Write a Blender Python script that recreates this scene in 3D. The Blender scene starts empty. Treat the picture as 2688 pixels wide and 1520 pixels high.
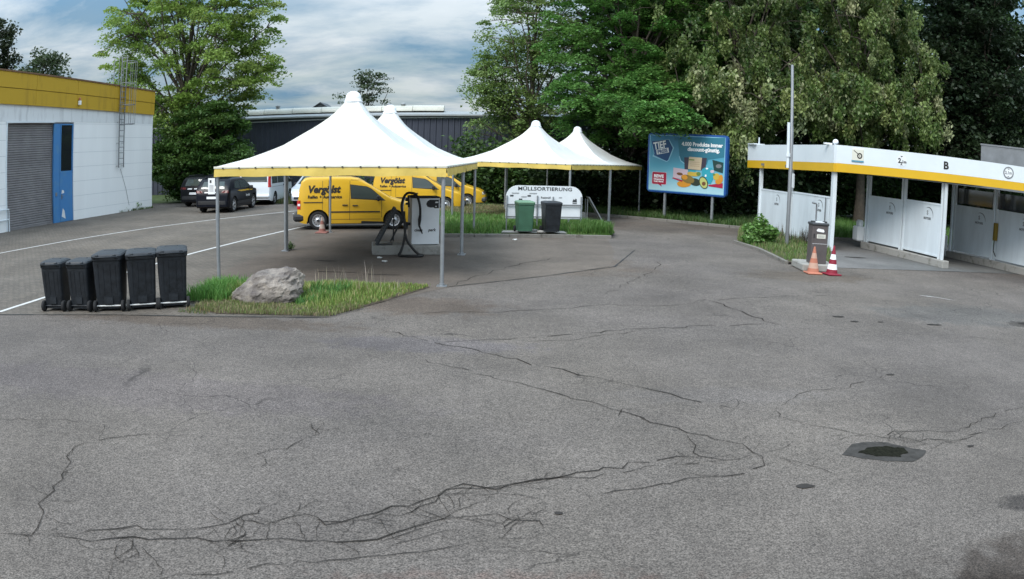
import bpy, bmesh, math, random
import numpy as np
from mathutils import Vector, Matrix
random.seed(7); RNG = np.random.default_rng(11)
S = bpy.context.scene; COL = S.collection
# ------------------------------------------------------------------ camera (real wide-angle lens, slight barrel distortion)
cd = bpy.data.cameras.new('camera'); cam = bpy.data.objects.new('camera', cd); COL.objects.link(cam); S.camera = cam
cd.type = 'PANO'; cd.panorama_type = 'FISHEYE_LENS_POLYNOMIAL'; cd.fisheye_fov = math.radians(170)
for i, k in enumerate((0.0, 3.70355894e-02, 3.29356790e-05, 4.56941278e-07, 1.42818828e-07)):
    setattr(cd, 'fisheye_polynomial_k%d' % i, -k)
cd.sensor_width = 36; cd.sensor_height = 36*579/1024; cd.sensor_fit = 'HORIZONTAL'
cd.clip_start = 0.05; cd.clip_end = 3000
PITCH, ROLL, CAMH = 0.1747, 0.0274, 2.6265
_X = Vector((1,0,0)); _F = Vector((0, math.cos(PITCH), -math.sin(PITCH))); _U = Vector((0, math.sin(PITCH), math.cos(PITCH)))
_R = _X*math.cos(ROLL)+_U*math.sin(ROLL); _V = -_X*math.sin(ROLL)+_U*math.cos(ROLL)
_m = Matrix((_R, _V, -_F)).transposed().to_4x4(); _m.translation = (0,0,CAMH); cam.matrix_world = _m
# ------------------------------------------------------------------ sky
SUN_EL, SUN_AZ = math.radians(46), math.radians(212)     # behind the camera, to the left
w = bpy.data.worlds.new('World'); S.world = w; w.use_nodes = True
nt = w.node_tree; nt.nodes.clear(); N = nt.nodes.new; L = nt.links.new
out = N('ShaderNodeOutputWorld'); mixs = N('ShaderNodeMixShader'); bg = N('ShaderNodeBackground'); bg2 = N('ShaderNodeBackground')
sky = N('ShaderNodeTexSky'); sky.sky_type = 'NISHITA'; sky.sun_disc = False; sky.sun_elevation = SUN_EL; sky.sun_rotation = SUN_AZ
sky.air_density = 1.3; sky.dust_density = 1.5; sky.ozone_density = 1.2
L(sky.outputs[0], bg.inputs[0]); bg.inputs[1].default_value = 0.06
tc = N('ShaderNodeTexCoord'); sep = N('ShaderNodeSeparateXYZ'); L(tc.outputs['Generated'], sep.inputs[0])
add = N('ShaderNodeMath'); add.operation='ADD'; add.inputs[1].default_value = 0.16; L(sep.outputs[2], add.inputs[0])
mx = N('ShaderNodeMath'); mx.operation='MAXIMUM'; mx.inputs[1].default_value=0.05; L(add.outputs[0], mx.inputs[0])
dv = N('ShaderNodeVectorMath'); dv.operation='DIVIDE'; L(tc.outputs['Generated'], dv.inputs[0])
cmb = N('ShaderNodeCombineXYZ'); [L(mx.outputs[0], cmb.inputs[i]) for i in range(3)]; L(cmb.outputs[0], dv.inputs[1])
mp = N('ShaderNodeMapping'); mp.inputs['Scale'].default_value=(0.75,1.0,0.0); mp.inputs['Location'].default_value=(3.1,0.4,0); mp.inputs['Rotation'].default_value=(0,0,0.25); L(dv.outputs[0], mp.inputs[0])
no = N('ShaderNodeTexNoise'); no.inputs['Scale'].default_value=2.3; no.inputs['Detail'].default_value=8; no.inputs['Roughness'].default_value=0.52; no.inputs['Distortion'].default_value=0.15; L(mp.outputs[0], no.inputs[0])
cr = N('ShaderNodeValToRGB'); cr.color_ramp.elements[0].position=0.34; cr.color_ramp.elements[0].color=(0.55,0.55,0.55,1); cr.color_ramp.elements[1].position=0.66; cr.color_ramp.elements[1].color=(0.95,0.95,0.95,1); L(no.outputs[0], cr.inputs[0])
no2 = N('ShaderNodeTexNoise'); no2.inputs['Scale'].default_value=1.5; no2.inputs['Detail'].default_value=9; no2.inputs['Roughness'].default_value=.6; no2.inputs['Distortion'].default_value=.25; L(mp.outputs[0], no2.inputs[0])
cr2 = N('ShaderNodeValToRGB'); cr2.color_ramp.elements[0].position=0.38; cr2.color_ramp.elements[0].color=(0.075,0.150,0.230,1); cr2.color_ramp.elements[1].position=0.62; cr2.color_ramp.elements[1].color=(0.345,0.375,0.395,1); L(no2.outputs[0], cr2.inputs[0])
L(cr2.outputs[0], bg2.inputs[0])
el_=N('ShaderNodeMapRange'); el_.inputs[1].default_value=.12; el_.inputs[2].default_value=.95; el_.inputs[3].default_value=1.0; el_.inputs[4].default_value=5.0; L(sep.outputs[2], el_.inputs[0]); L(el_.outputs[0], bg2.inputs[1])   # thin cloud, brightened toward the unseen zenith to add sky light
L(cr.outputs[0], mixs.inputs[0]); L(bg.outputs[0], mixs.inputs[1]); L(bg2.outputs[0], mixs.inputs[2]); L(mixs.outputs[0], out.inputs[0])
# ------------------------------------------------------------------ sun behind thin cloud
sl = bpy.data.lights.new('sun','SUN'); so = bpy.data.objects.new('sun', sl); COL.objects.link(so)
sl.energy = 1.45; sl.angle = math.radians(28); sl.color = (1.0,0.965,0.91)
so.rotation_euler = Vector((math.sin(SUN_AZ)*math.cos(SUN_EL), math.cos(SUN_AZ)*math.cos(SUN_EL), math.sin(SUN_EL))).to_track_quat('Z','Y').to_euler()
S.view_settings.view_transform='Standard'; S.view_settings.look='None'; S.view_settings.exposure=0.95; S.view_settings.gamma=1
# ------------------------------------------------------------------ materials
def mat(name, col, rough=0.6, metal=0.0, var=0.0, vscale=3.0, bump=0.0, bscale=40.0, spec=0.4, dirt=None, coat=0.0, stretch=None):
    m = bpy.data.materials.new(name); m.use_nodes=True; t=m.node_tree; b=t.nodes['Principled BSDF']
    b.inputs['Roughness'].default_value=rough; b.inputs['Metallic'].default_value=metal; b.inputs['Specular IOR Level'].default_value=spec
    b.inputs['Base Color'].default_value=(*col,1); b.inputs['Coat Weight'].default_value=coat; b.inputs['Coat Roughness'].default_value=.08
    tc=t.nodes.new('ShaderNodeTexCoord'); src=None
    if var>0 or dirt:
        n=t.nodes.new('ShaderNodeTexNoise'); n.inputs['Scale'].default_value=vscale; n.inputs['Detail'].default_value=7; n.inputs['Roughness'].default_value=.62
        if stretch: mp=t.nodes.new('ShaderNodeMapping'); mp.inputs['Scale'].default_value=stretch; t.links.new(tc.outputs['Object'],mp.inputs[0]); t.links.new(mp.outputs[0],n.inputs[0])
        else: t.links.new(tc.outputs['Object'], n.inputs[0])
        r=t.nodes.new('ShaderNodeValToRGB'); r.color_ramp.elements[0].position=.3; r.color_ramp.elements[1].position=.7
        lo=dirt if dirt else tuple(c*(1-var) for c in col); hi=tuple(min(1,c*(1+var)) for c in col)
        r.color_ramp.elements[0].color=(*lo,1); r.color_ramp.elements[1].color=(*hi,1)
        if dirt: r.color_ramp.elements[0].position=.25; r.color_ramp.elements[1].position=.48
        t.links.new(n.outputs[0], r.inputs[0]); t.links.new(r.outputs[0], b.inputs['Base Color'])
    if bump>0:
        n2=t.nodes.new('ShaderNodeTexNoise'); n2.inputs['Scale'].default_value=bscale; n2.inputs['Detail'].default_value=4
        t.links.new(tc.outputs['Object'], n2.inputs[0]); bp=t.nodes.new('ShaderNodeBump'); bp.inputs['Strength'].default_value=bump; bp.inputs['Distance'].default_value=.02
        t.links.new(n2.outputs[0], bp.inputs['Height']); t.links.new(bp.outputs[0], b.inputs['Normal'])
    return m
def foliage_mat(name, trans=.35, rough=.5):
    m=bpy.data.materials.new(name); m.use_nodes=True; t=m.node_tree; b=t.nodes['Principled BSDF']; o=t.nodes['Material Output']
    a=t.nodes.new('ShaderNodeAttribute'); a.attribute_name='Col'; t.links.new(a.outputs['Color'], b.inputs['Base Color'])
    b.inputs['Roughness'].default_value=rough; b.inputs['Specular IOR Level'].default_value=.35
    tr=t.nodes.new('ShaderNodeBsdfTranslucent'); t.links.new(a.outputs['Color'], tr.inputs[0])
    mi=t.nodes.new('ShaderNodeMixShader'); mi.inputs[0].default_value=trans
    t.links.new(b.outputs[0], mi.inputs[1]); t.links.new(tr.outputs[0], mi.inputs[2]); t.links.new(mi.outputs[0], o.inputs[0]); return m
def asphalt_mat(name, col, warm, speck=.55, patch=.22, hair=False, stains=None):
    m=bpy.data.materials.new(name); m.use_nodes=True; t=m.node_tree; b=t.nodes['Principled BSDF']; N=t.nodes.new; K=t.links.new
    tc=N('ShaderNodeTexCoord'); P=tc.outputs['Object']
    def noise(sc,det=4,ro=.6):
        n=N('ShaderNodeTexNoise'); n.inputs['Scale'].default_value=sc; n.inputs['Detail'].default_value=det; n.inputs['Roughness'].default_value=ro; K(P,n.inputs[0]); return n.outputs[0]
    def ramp(x,p0,c0,p1,c1):
        r=N('ShaderNodeValToRGB'); r.color_ramp.elements[0].position=p0; r.color_ramp.elements[1].position=p1
        r.color_ramp.elements[0].color=(*c0,1) if isinstance(c0,tuple) else (c0,c0,c0,1); r.color_ramp.elements[1].color=(*c1,1) if isinstance(c1,tuple) else (c1,c1,c1,1)
        K(x,r.inputs[0]); return r.outputs[0]
    def mul(a,c):
        x=N('ShaderNodeMix'); x.data_type='RGBA'; x.blend_type='MULTIPLY'; x.inputs[0].default_value=1; K(a,x.inputs[6]); K(c,x.inputs[7]); return x.outputs[2]
    base=ramp(noise(.16,5,.55),.38,col,.64,warm)
    a=mul(base, ramp(noise(64,2,.85),.34,1-speck,.68,1+speck))
    a=mul(a, ramp(noise(22,3,.7),.3,1-speck*.35,.7,1+speck*.35))
    a=mul(a, ramp(noise(.45,6,.65),.32,1-patch,.68,1+patch*.6))
    v=N('ShaderNodeTexVoronoi'); v.inputs['Scale'].default_value=14; K(P,v.inputs[0])
    a=mul(a, ramp(v.outputs['Distance'],.03,1.35,.09,1.0))
    a=mul(a, ramp(noise(7,4,.7),.35,.90,.65,1.08))
    if hair:      # hairline crazing in the worn binder
        wn=N('ShaderNodeTexNoise'); wn.inputs['Scale'].default_value=1.6; wn.inputs['Detail'].default_value=6; K(P,wn.inputs[0])
        wm=N('ShaderNodeVectorMath'); wm.operation='MULTIPLY_ADD'; K(wn.outputs['Color'],wm.inputs[0]); wm.inputs[1].default_value=(.9,.9,0); K(P,wm.inputs[2])
        ve=N('ShaderNodeTexVoronoi'); ve.feature='DISTANCE_TO_EDGE'; ve.inputs['Scale'].default_value=.75; K(wm.outputs[0],ve.inputs[0])
        ln_=ramp(ve.outputs['Distance'],.002,.45,.007,1.0); mk=ramp(noise(.33,3,.6),.50,1.0,.60,0.0)
        mm=N('ShaderNodeMix'); mm.data_type='RGBA'; K(mk,mm.inputs[0]); K(ln_,mm.inputs[6]); mm.inputs[7].default_value=(1,1,1,1); a=mul(a,mm.outputs[2])
    for (cx,cy,rx,ry,c0) in (stains or []):      # soft-edged spills, damp and dusty areas with a shape of their own
        mp=N('ShaderNodeMapping'); mp.vector_type='POINT'; mp.inputs['Location'].default_value=(-cx/rx,-cy/ry,0); mp.inputs['Scale'].default_value=(1/rx,1/ry,0); K(P,mp.inputs[0])
        ln=N('ShaderNodeVectorMath'); ln.operation='LENGTH'; K(mp.outputs[0],ln.inputs[0]); ad=N('ShaderNodeMath'); ad.operation='ADD'; K(ln.outputs['Value'],ad.inputs[0])
        sb=N('ShaderNodeMath'); sb.operation='MULTIPLY_ADD'; K(noise(2.2/max(min(rx,ry),.3),6,.6),sb.inputs[0]); sb.inputs[1].default_value=1.5; sb.inputs[2].default_value=-.75; K(sb.outputs[0],ad.inputs[1])
        a=mul(a,ramp(ad.outputs[0],.62,c0,1.05,(1,1,1)))
    K(a,b.inputs['Base Color']); b.inputs['Roughness'].default_value=.88; b.inputs['Specular IOR Level'].default_value=.25
    bp=N('ShaderNodeBump'); bp.inputs['Strength'].default_value=.5; bp.inputs['Distance'].default_value=.008; K(noise(60,3,.7),bp.inputs['Height']); K(bp.outputs[0],b.inputs['Normal'])
    return m
def paver_mat(name,c1,c2,mort):
    m=asphalt_mat(name,c1,c2,.25,.25); t=m.node_tree; b=t.nodes['Principled BSDF']; N=t.nodes.new; K=t.links.new
    src=b.inputs['Base Color'].links[0].from_socket
    tc=N('ShaderNodeTexCoord'); mp=N('ShaderNodeMapping'); mp.inputs['Rotation'].default_value=(0,0,.12); K(tc.outputs['Object'],mp.inputs[0])
    br=N('ShaderNodeTexBrick'); br.inputs['Scale'].default_value=1.0; br.inputs['Brick Width'].default_value=.2; br.inputs['Row Height'].default_value=.1; br.inputs['Mortar Size'].default_value=.008
    br.inputs['Color1'].default_value=(.86,.86,.86,1); br.inputs['Color2'].default_value=(1.12,1.1,1.08,1); br.inputs['Mortar'].default_value=(mort,mort,mort,1); K(mp.outputs[0],br.inputs[0])
    x=N('ShaderNodeMix'); x.data_type='RGBA'; x.blend_type='MULTIPLY'; x.inputs[0].default_value=1; K(src,x.inputs[6]); K(br.outputs[0],x.inputs[7]); K(x.outputs[2],b.inputs['Base Color'])
    return m
M = dict(
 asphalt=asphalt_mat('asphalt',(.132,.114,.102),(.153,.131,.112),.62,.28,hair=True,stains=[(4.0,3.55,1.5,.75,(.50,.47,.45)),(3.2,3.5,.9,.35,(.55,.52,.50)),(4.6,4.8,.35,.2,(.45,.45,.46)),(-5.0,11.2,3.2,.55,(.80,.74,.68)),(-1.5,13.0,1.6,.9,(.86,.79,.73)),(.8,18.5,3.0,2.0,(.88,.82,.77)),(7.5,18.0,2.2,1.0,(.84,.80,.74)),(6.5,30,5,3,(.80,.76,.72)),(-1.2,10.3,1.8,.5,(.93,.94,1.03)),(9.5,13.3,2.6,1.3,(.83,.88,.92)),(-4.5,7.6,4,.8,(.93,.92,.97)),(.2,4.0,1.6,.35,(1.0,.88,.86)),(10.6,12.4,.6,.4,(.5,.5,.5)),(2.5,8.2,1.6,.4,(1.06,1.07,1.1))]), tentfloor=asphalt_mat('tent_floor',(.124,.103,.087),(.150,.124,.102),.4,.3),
 paving=paver_mat('paving',(.138,.121,.104),(.163,.140,.116),.5),
 concrete=mat('concrete',(.27,.26,.24),.85,var=.25,vscale=4,bump=.4,bscale=60,dirt=(.13,.12,.10)),
 floor=asphalt_mat('wash_floor',(.15,.15,.145),(.19,.18,.172),.2,.3),
 crack=mat('crack',(.034,.030,.026),1,spec=.05), seam=mat('seam',(.03,.03,.03),.8),
 line=mat('road_paint',(.50,.49,.47),.7,dirt=(.22,.21,.20),var=.1,vscale=9),
 earth=mat('earth',(.085,.065,.045),.95,var=.4,vscale=2.5,bump=.6,bscale=20),
 turf=mat('turf',(.055,.085,.025),.95,var=.4,vscale=1.5,bump=.6,bscale=20),
 straw=mat('straw_soil',(.22,.18,.11),.95,var=.35,vscale=3,bump=.5,bscale=30),
 white_wall=mat('white_wall_paint',(.86,.875,.875),.8,var=.03,vscale=1.6,bump=.25,bscale=50,stretch=(1,1,.12)),
 wall_dirty=mat('weathered_paint',(.66,.68,.69),.85,dirt=(.44,.45,.46),var=.08,vscale=3,stretch=(1,1,.15)),
 joint=mat('wall_joint',(.55,.58,.60),.9),
 ochre=mat('ochre_panel',(.46,.29,.022),.55,var=.10,vscale=2.2,dirt=(.34,.21,.02),stretch=(1,1,.2)),
 brown=mat('brown_edge',(.16,.09,.05),.7,var=.3),
 shutter=mat('grey_shutter',(.25,.24,.245),.45,.2,var=.18,vscale=1.5),
 blue=mat('blue_paint',(.055,.19,.42),.55,var=.12,vscale=2,dirt=(.10,.25,.42)),
 darkglass=mat('dark_glass',(.015,.018,.022),.08,spec=.7), galv=mat('galvanised_steel',(.36,.38,.40),.42,.65,var=.12,vscale=6),
 steel=mat('grey_steel',(.22,.23,.24),.5,.4,var=.15), dgrey=mat('dark_grey_metal',(.07,.075,.08),.5,.3),
 canvas=mat('white_canvas',(.66,.665,.65),.6,var=.09,vscale=1.6,bump=.35,bscale=5),
 canvas_edge=mat('canvas_edge',(.70,.68,.58),.7,var=.15,vscale=3,bump=.2),
 valance=mat('yellow_valance',(.60,.44,.10),.6,var=.14,vscale=1.6,bump=.25,bscale=14),
 cap=mat('white_plastic',(.82,.84,.86),.3), wash_white=mat('wash_white',(.70,.755,.79),.45,var=.04,vscale=1.3), 
 panel=mat('wash_panel',(.68,.74,.78),.4,var=.09,vscale=2.2,stretch=(1,1,.25)), mustard=mat('mustard_box',(.22,.15,.02),.6), kerb=mat('weathered_kerb',(.15,.14,.125),.9,var=.3,vscale=3,dirt=(.07,.065,.055),bump=.5,bscale=50), darklamp=mat('dark_tail_lamp',(.10,.008,.008),.2), yellow_stripe=mat('yellow_stripe',(.68,.41,.02),.4,var=.05,vscale=1),
 yellow=mat('yellow_van_paint',(.68,.40,.025),.34,var=.03,coat=.35), black=mat('black_letter',(.02,.017,.015),.5),
 trim=mat('black_trim',(.025,.025,.027),.6), tyre=mat('tyre',(.018,.018,.019),.85,bump=.3,bscale=40), rim=mat('rim_silver',(.55,.56,.58),.35,.7),
 rimdark=mat('rim_dark',(.06,.06,.065),.5,.5), glass=mat('car_glass',(.055,.07,.065),.04,spec=.8), chrome=mat('chrome',(.7,.7,.72),.12,1.0),
 redlamp=mat('tail_lamp',(.45,.012,.012),.2,coat=.5), clearlamp=mat('clear_lamp',(.75,.77,.8),.1,coat=.5), plate=mat('licence_plate',(.78,.78,.78),.5),
 carblack=mat('black_car_paint',(.006,.0065,.008),.3,spec=.18), carnavy=mat('dark_car_paint',(.006,.007,.012),.28,spec=.2), carwhite=mat('white_car_paint',(.74,.78,.82),.3,coat=.5), carsilver=mat('silver_car_paint',(.50,.54,.60),.3,.35,coat=.5),
 bin=mat('black_bin_plastic',(.013,.016,.020),.5,var=.5,vscale=7,bump=.2,bscale=30), bin_lid=mat('bin_lid_plastic',(.026,.030,.036),.55,var=.15,vscale=6),
 bing=mat('green_bin_plastic',(.05,.13,.08),.5,var=.15,vscale=4), bing_lid=mat('green_lid_plastic',(.13,.24,.15),.5,var=.12,vscale=5), axle=mat('white_axle',(.62,.62,.6),.5),
 hose=mat('black_hose',(.016,.015,.015),.5), cabinet=mat('cabinet_white',(.80,.82,.84),.45,var=.05,vscale=2.5), cab_side=mat('cabinet_grey',(.42,.42,.42),.5,var=.1),
 kiosk=mat('kiosk_brown_grey',(.115,.10,.098),.5,.2,var=.15), orange=mat('faded_orange',(.44,.165,.105),.7,var=.15), orange_light=mat('worn_reflective',(.52,.32,.24),.6,var=.1), conered=mat('cone_red',(.23,.012,.03),.55), white=mat('white_reflective',(.86,.86,.86),.45),
 sign=mat('sign_white',(.76,.79,.81),.4,var=.04,vscale=3), hall=mat('dark_cladding',(.058,.065,.090),.5,.2,var=.12,vscale=.5), hallroof=mat('hall_roof',(.30,.32,.33),.6,var=.1), hall_trim=mat('hall_trim',(.42,.44,.46),.5),
 skylight=mat('skylight_plastic',(.50,.50,.44),.3,var=.15,vscale=.8),
 bark=mat('bark',(.085,.07,.055),.9,var=.35,vscale=6,bump=.6,bscale=15), bark2=mat('bark_light',(.13,.11,.085),.9,var=.3,vscale=6,bump=.5,bscale=15),
 bbframe=mat('blue_board_frame',(.015,.085,.30),.35,coat=.3), leaf=foliage_mat('leaves'), blade=foliage_mat('grass_blades',.3,.6),
 wood=mat('grey_wood',(.20,.16,.11),.85,var=.3,vscale=8), oil=mat('oil_stain',(.045,.041,.038),.95,var=.3,vscale=3,spec=.08), wet=mat('damp_stain',(.055,.052,.050),.7,var=.3,vscale=2.5), patchm=mat('tar_patch',(.058,.054,.050),.95,spec=.08,var=.3,vscale=9,bump=.5,bscale=60), moss=mat('pothole_rubble',(.016,.016,.011),.98,spec=.05,var=.5,vscale=25,bump=.8,bscale=50),
 litter=mat('white_litter',(.75,.75,.72),.8))
# ------------------------------------------------------------------ mesh helpers
class MB:
    def __init__(s): s.v=[]; s.f=[]; s.mi=[]; s.sm=[]
    def add(s, V, F, mi=0, sm=False):
        b=len(s.v); s.v+= [tuple(map(float,p)) for p in V]; s.f+=[tuple(b+i for i in f) for f in F]; s.mi+=[mi]*len(F); s.sm+=[sm]*len(F)
    def box(s, c, d, rz=0, mi=0, rx=0, ry=0, bev=0):
        hx,hy,hz=d[0]/2,d[1]/2,d[2]/2; R=Matrix.Rotation(rz,3,'Z')@Matrix.Rotation(ry,3,'Y')@Matrix.Rotation(rx,3,'X'); C=Vector(c)
        if bev<=0:
            V=[C+R@Vector((x,y,z)) for x,y,z in ((-hx,-hy,-hz),(hx,-hy,-hz),(hx,hy,-hz),(-hx,hy,-hz),(-hx,-hy,hz),(hx,-hy,hz),(hx,hy,hz),(-hx,hy,hz))]
            s.add(V,[(0,3,2,1),(4,5,6,7),(0,1,5,4),(1,2,6,5),(2,3,7,6),(3,0,4,7)],mi)
        else:
            b=bev; ring=lambda z,k:[(-hx+k,-hy+b,z),(-hx+b,-hy+k,z),(hx-b,-hy+k,z),(hx-k,-hy+b,z),(hx-k,hy-b,z),(hx-b,hy-k,z),(-hx+b,hy-k,z),(-hx+k,hy-b,z)]
            rs=[]; 
            for z,k in ((-hz,b*.8),(-hz+b,0),(hz-b,0),(hz,b*.8)): rs+= [C+R@Vector(p) for p in ring(z,k)]
            F=[tuple(range(7,-1,-1)),tuple(range(24,32))]
            for a in range(3):
                for i in range(8): F.append((a*8+i,a*8+(i+1)%8,a*8+8+(i+1)%8,a*8+8+i))
            s.add(rs,F,mi)
    def tube(s, path, r, n=8, mi=0, cap=True, sm=True):
        path=[Vector(p) for p in path]; rr=r if isinstance(r,(list,tuple)) else [r]*len(path); V=[]; F=[]; prev=None
        for i,p in enumerate(path):
            t=(path[min(i+1,len(path)-1)]-path[max(i-1,0)]).normalized()
            if prev is None: a=Vector((0,0,1)) if abs(t.z)<.9 else Vector((1,0,0)); u=t.cross(a).normalized()
            else: u=(prev-t*prev.dot(t)).normalized()
            prev=u; v=t.cross(u)
            V+=[p+(u*math.cos(2*math.pi*k/n)+v*math.sin(2*math.pi*k/n))*rr[i] for k in range(n)]
        for i in range(len(path)-1):
            for k in range(n): F.append((i*n+k,i*n+(k+1)%n,(i+1)*n+(k+1)%n,(i+1)*n+k))
        s.add(V,F,mi,sm)
        if cap: s.add(V[:n],[tuple(range(n-1,-1,-1))],mi); s.add(V[-n:],[tuple(range(n))],mi)
    def lathe(s, prof, n=24, c=(0,0,0), axis='Z', mi=0, sm=True, cap=True):
        V=[];F=[]
        for r,h in prof:
            for k in range(n):
                a=2*math.pi*k/n; x,y=r*math.cos(a),r*math.sin(a)
                p=(x,y,h) if axis=='Z' else ((x,h,y) if axis=='Y' else (h,x,y)); V.append((p[0]+c[0],p[1]+c[1],p[2]+c[2]))
        for i in range(len(prof)-1):
            for k in range(n): F.append((i*n+k,i*n+(k+1)%n,(i+1)*n+(k+1)%n,(i+1)*n+k))
        s.add(V,F,mi,sm)
        if cap:
            if prof[0][0]>1e-4: s.add(V[:n],[tuple(range(n))],mi)
            if prof[-1][0]>1e-4: s.add(V[-n:],[tuple(range(n))],mi)
    def prism(s, poly, z0, z1, mi=0):
        n=len(poly); V=[(x,y,z0) for x,y in poly]+[(x,y,z1) for x,y in poly]
        s.add(V,[tuple(range(n-1,-1,-1)),tuple(range(n,2*n))]+[(i,(i+1)%n,n+(i+1)%n,n+i) for i in range(n)],mi)
    def slab(s, poly, y0, y1, mi=0):          # polygon in x,z extruded along y
        n=len(poly); V=[(x,y0,z) for x,z in poly]+[(x,y1,z) for x,z in poly]
        s.add(V,[tuple(range(n)),tuple(range(2*n-1,n-1,-1))]+[(i,n+i,n+(i+1)%n,(i+1)%n) for i in range(n)],mi)
    def mapped(s, V2, F, fn, mi=0): s.add([fn(*p) for p in V2],F,mi)
    def build(s, name, mats, parent=None, **kw):
        me=bpy.data.meshes.new(name); me.from_pydata(s.v,[],s.f)
        for m in (mats if isinstance(mats,(list,tuple)) else [mats]): me.materials.append(M[m] if isinstance(m,str) else m)
        me.polygons.foreach_set('material_index',s.mi); me.polygons.foreach_set('use_smooth',s.sm)
        bm=bmesh.new(); bm.from_mesh(me)
        if kw.pop('fixn',True): bmesh.ops.recalc_face_normals(bm,faces=bm.faces)
        bm.to_mesh(me); bm.free(); me.update()
        o=bpy.data.objects.new(name,me); COL.objects.link(o)
        if parent: o.parent=parent
        for k,v in kw.items(): o[k]=v
        return o
def thing(name,label,cat,loc=(0,0,0),rz=0,group=None):
    o=bpy.data.objects.new(name,None); COL.objects.link(o); o.location=loc; o.rotation_euler=(0,0,rz); o.empty_display_size=.2
    o['label']=label; o['category']=cat
    if group: o['group']=group
    return o
def copy_tree(o,parent=None):
    c=o.copy(); COL.objects.link(c)
    if parent: c.parent=parent
    for ch in list(KIDS(o)): copy_tree(ch,c)
    return c
def KIDS(o): return [x for x in ALLOBJ() if x.parent==o]
def ALLOBJ(): return list(COL.objects)
def dup(o,loc,rz,label,group=None):
    c=copy_tree(o); c.location=loc; c.rotation_euler=(0,0,rz); c['label']=label
    if group: c['group']=group
    return c
def text2d(body,size,bold=0.0,shear=0.0,sx=1.0,align='CENTER',space=1.0):
    cu=bpy.data.curves.new('t','FONT'); cu.body=body; cu.size=size; cu.offset=bold; cu.shear=shear; cu.align_x=align; cu.space_character=space; cu.resolution_u=3
    o=bpy.data.objects.new('t',cu); COL.objects.link(o); dg=bpy.context.evaluated_depsgraph_get(); me=o.evaluated_get(dg).to_mesh()
    V=[(v.co.x*sx,v.co.y) for v in me.vertices]; F=[tuple(p.vertices) for p in me.polygons]
    o.evaluated_get(dg).to_mesh_clear(); bpy.data.objects.remove(o); bpy.data.curves.remove(cu); return V,F
def leaf_mesh(name,P,size,cols,parent=None,material='leaf',up=.5,elong=1.6,hang=0.0,**kw):
    n=len(P); nr=RNG.normal(size=(n,3)); nr[:,2]=np.abs(nr[:,2])+up*1.5; nr/=np.linalg.norm(nr,axis=1)[:,None]
    t=RNG.normal(size=(n,3)); t[:,2]-=hang*3; t-=nr*(t*nr).sum(1)[:,None]; t/=np.linalg.norm(t,axis=1)[:,None]; b=np.cross(nr,t)
    s=np.asarray(size)[:,None]; Lg=t*s*elong*.5; Wd=b*s*.5
    V=np.empty((n,4,3)); V[:,0]=P-Lg; V[:,1]=P+Wd-Lg*.1+nr*s*.10; V[:,2]=P+Lg-nr*s*.12; V[:,3]=P-Wd-Lg*.1+nr*s*.10
    me=bpy.data.meshes.new(name); me.vertices.add(n*4); me.vertices.foreach_set('co',V.reshape(-1).astype(np.float32))
    me.loops.add(n*4); me.loops.foreach_set('vertex_index',np.arange(n*4,dtype=np.int32)); me.polygons.add(n); me.polygons.foreach_set('loop_start',np.arange(0,n*4,4,dtype=np.int32))
    me.update(calc_edges=True); a=me.color_attributes.new('Col','FLOAT_COLOR','POINT'); c=np.ones((n,4,4),np.float32); c[:,:,:3]=cols[:,None,:]; a.data.foreach_set('color',c.reshape(-1))
    me.materials.append(M[material]); o=bpy.data.objects.new(name,me); COL.objects.link(o)
    if parent: o.parent=parent
    for k,v in kw.items(): o[k]=v
    return o
def blade_mesh(name,P,h,cols,width=.012,bend=.35,**kw):
    n=len(P); a=RNG.uniform(0,2*math.pi,n); d=np.stack([np.cos(a),np.sin(a),0*a],1); s=np.stack([-np.sin(a),np.cos(a),0*a],1); h=np.asarray(h)
    wv=(width*RNG.uniform(.6,1.5,n))[:,None]; bd=(h*bend*RNG.uniform(.2,1.6,n))[:,None]; z=np.zeros((n,3)); z[:,2]=1
    V=np.empty((n,5,3)); V[:,0]=P-s*wv; V[:,1]=P+s*wv; m=P+z*h[:,None]*.6+d*bd*.35; V[:,2]=m+s*wv*.7; V[:,3]=m-s*wv*.7; V[:,4]=P+z*(h*.95)[:,None]+d*bd
    me=bpy.data.meshes.new(name); me.vertices.add(n*5); me.vertices.foreach_set('co',V.reshape(-1).astype(np.float32))
    idx=(np.arange(n)[:,None]*5+np.array([0,1,2,3,3,2,4])).reshape(-1).astype(np.int32)
    me.loops.add(n*7); me.loops.foreach_set('vertex_index',idx); st=(np.arange(n)[:,None]*7+np.array([0,4])).reshape(-1).astype(np.int32)
    me.polygons.add(2*n); me.polygons.foreach_set('loop_start',st); me.update(calc_edges=True)
    at=me.color_attributes.new('Col','FLOAT_COLOR','POINT'); c=np.ones((n,5,4),np.float32); c[:,:,:3]=cols[:,None,:]; at.data.foreach_set('color',c.reshape(-1))
    me.materials.append(M['blade']); o=bpy.data.objects.new(name,me); COL.objects.link(o)
    for k,v in kw.items(): o[k]=v
    return o
def inpoly(P,poly):
    x,y=P[:,0],P[:,1]; r=np.zeros(len(P),bool); n=len(poly); j=n-1
    for i in range(n):
        xi,yi=poly[i]; xj,yj=poly[j]; c=((yi>y)!=(yj>y))&(x<(xj-xi)*(y-yi)/((yj-yi) or 1e-9)+xi); r^=c; j=i
    return r
def scatter(poly,n):
    a=np.array(poly); lo,hi=a.min(0),a.max(0); out=[]; k=0
    while k<n:
        p=RNG.uniform(lo,hi,(n*2,2)); p=p[inpoly(p,poly)]; out.append(p); k+=len(p)
    return np.concatenate(out)[:n]
def mixcol(n,cols,wts,jit=.18):
    c=np.array(cols)[RNG.choice(len(cols),n,p=np.array(wts)/sum(wts))]; return np.clip(c*RNG.uniform(1-jit,1+jit,(n,1))*RNG.uniform(.93,1.07,(n,3)),0,1)
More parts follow.
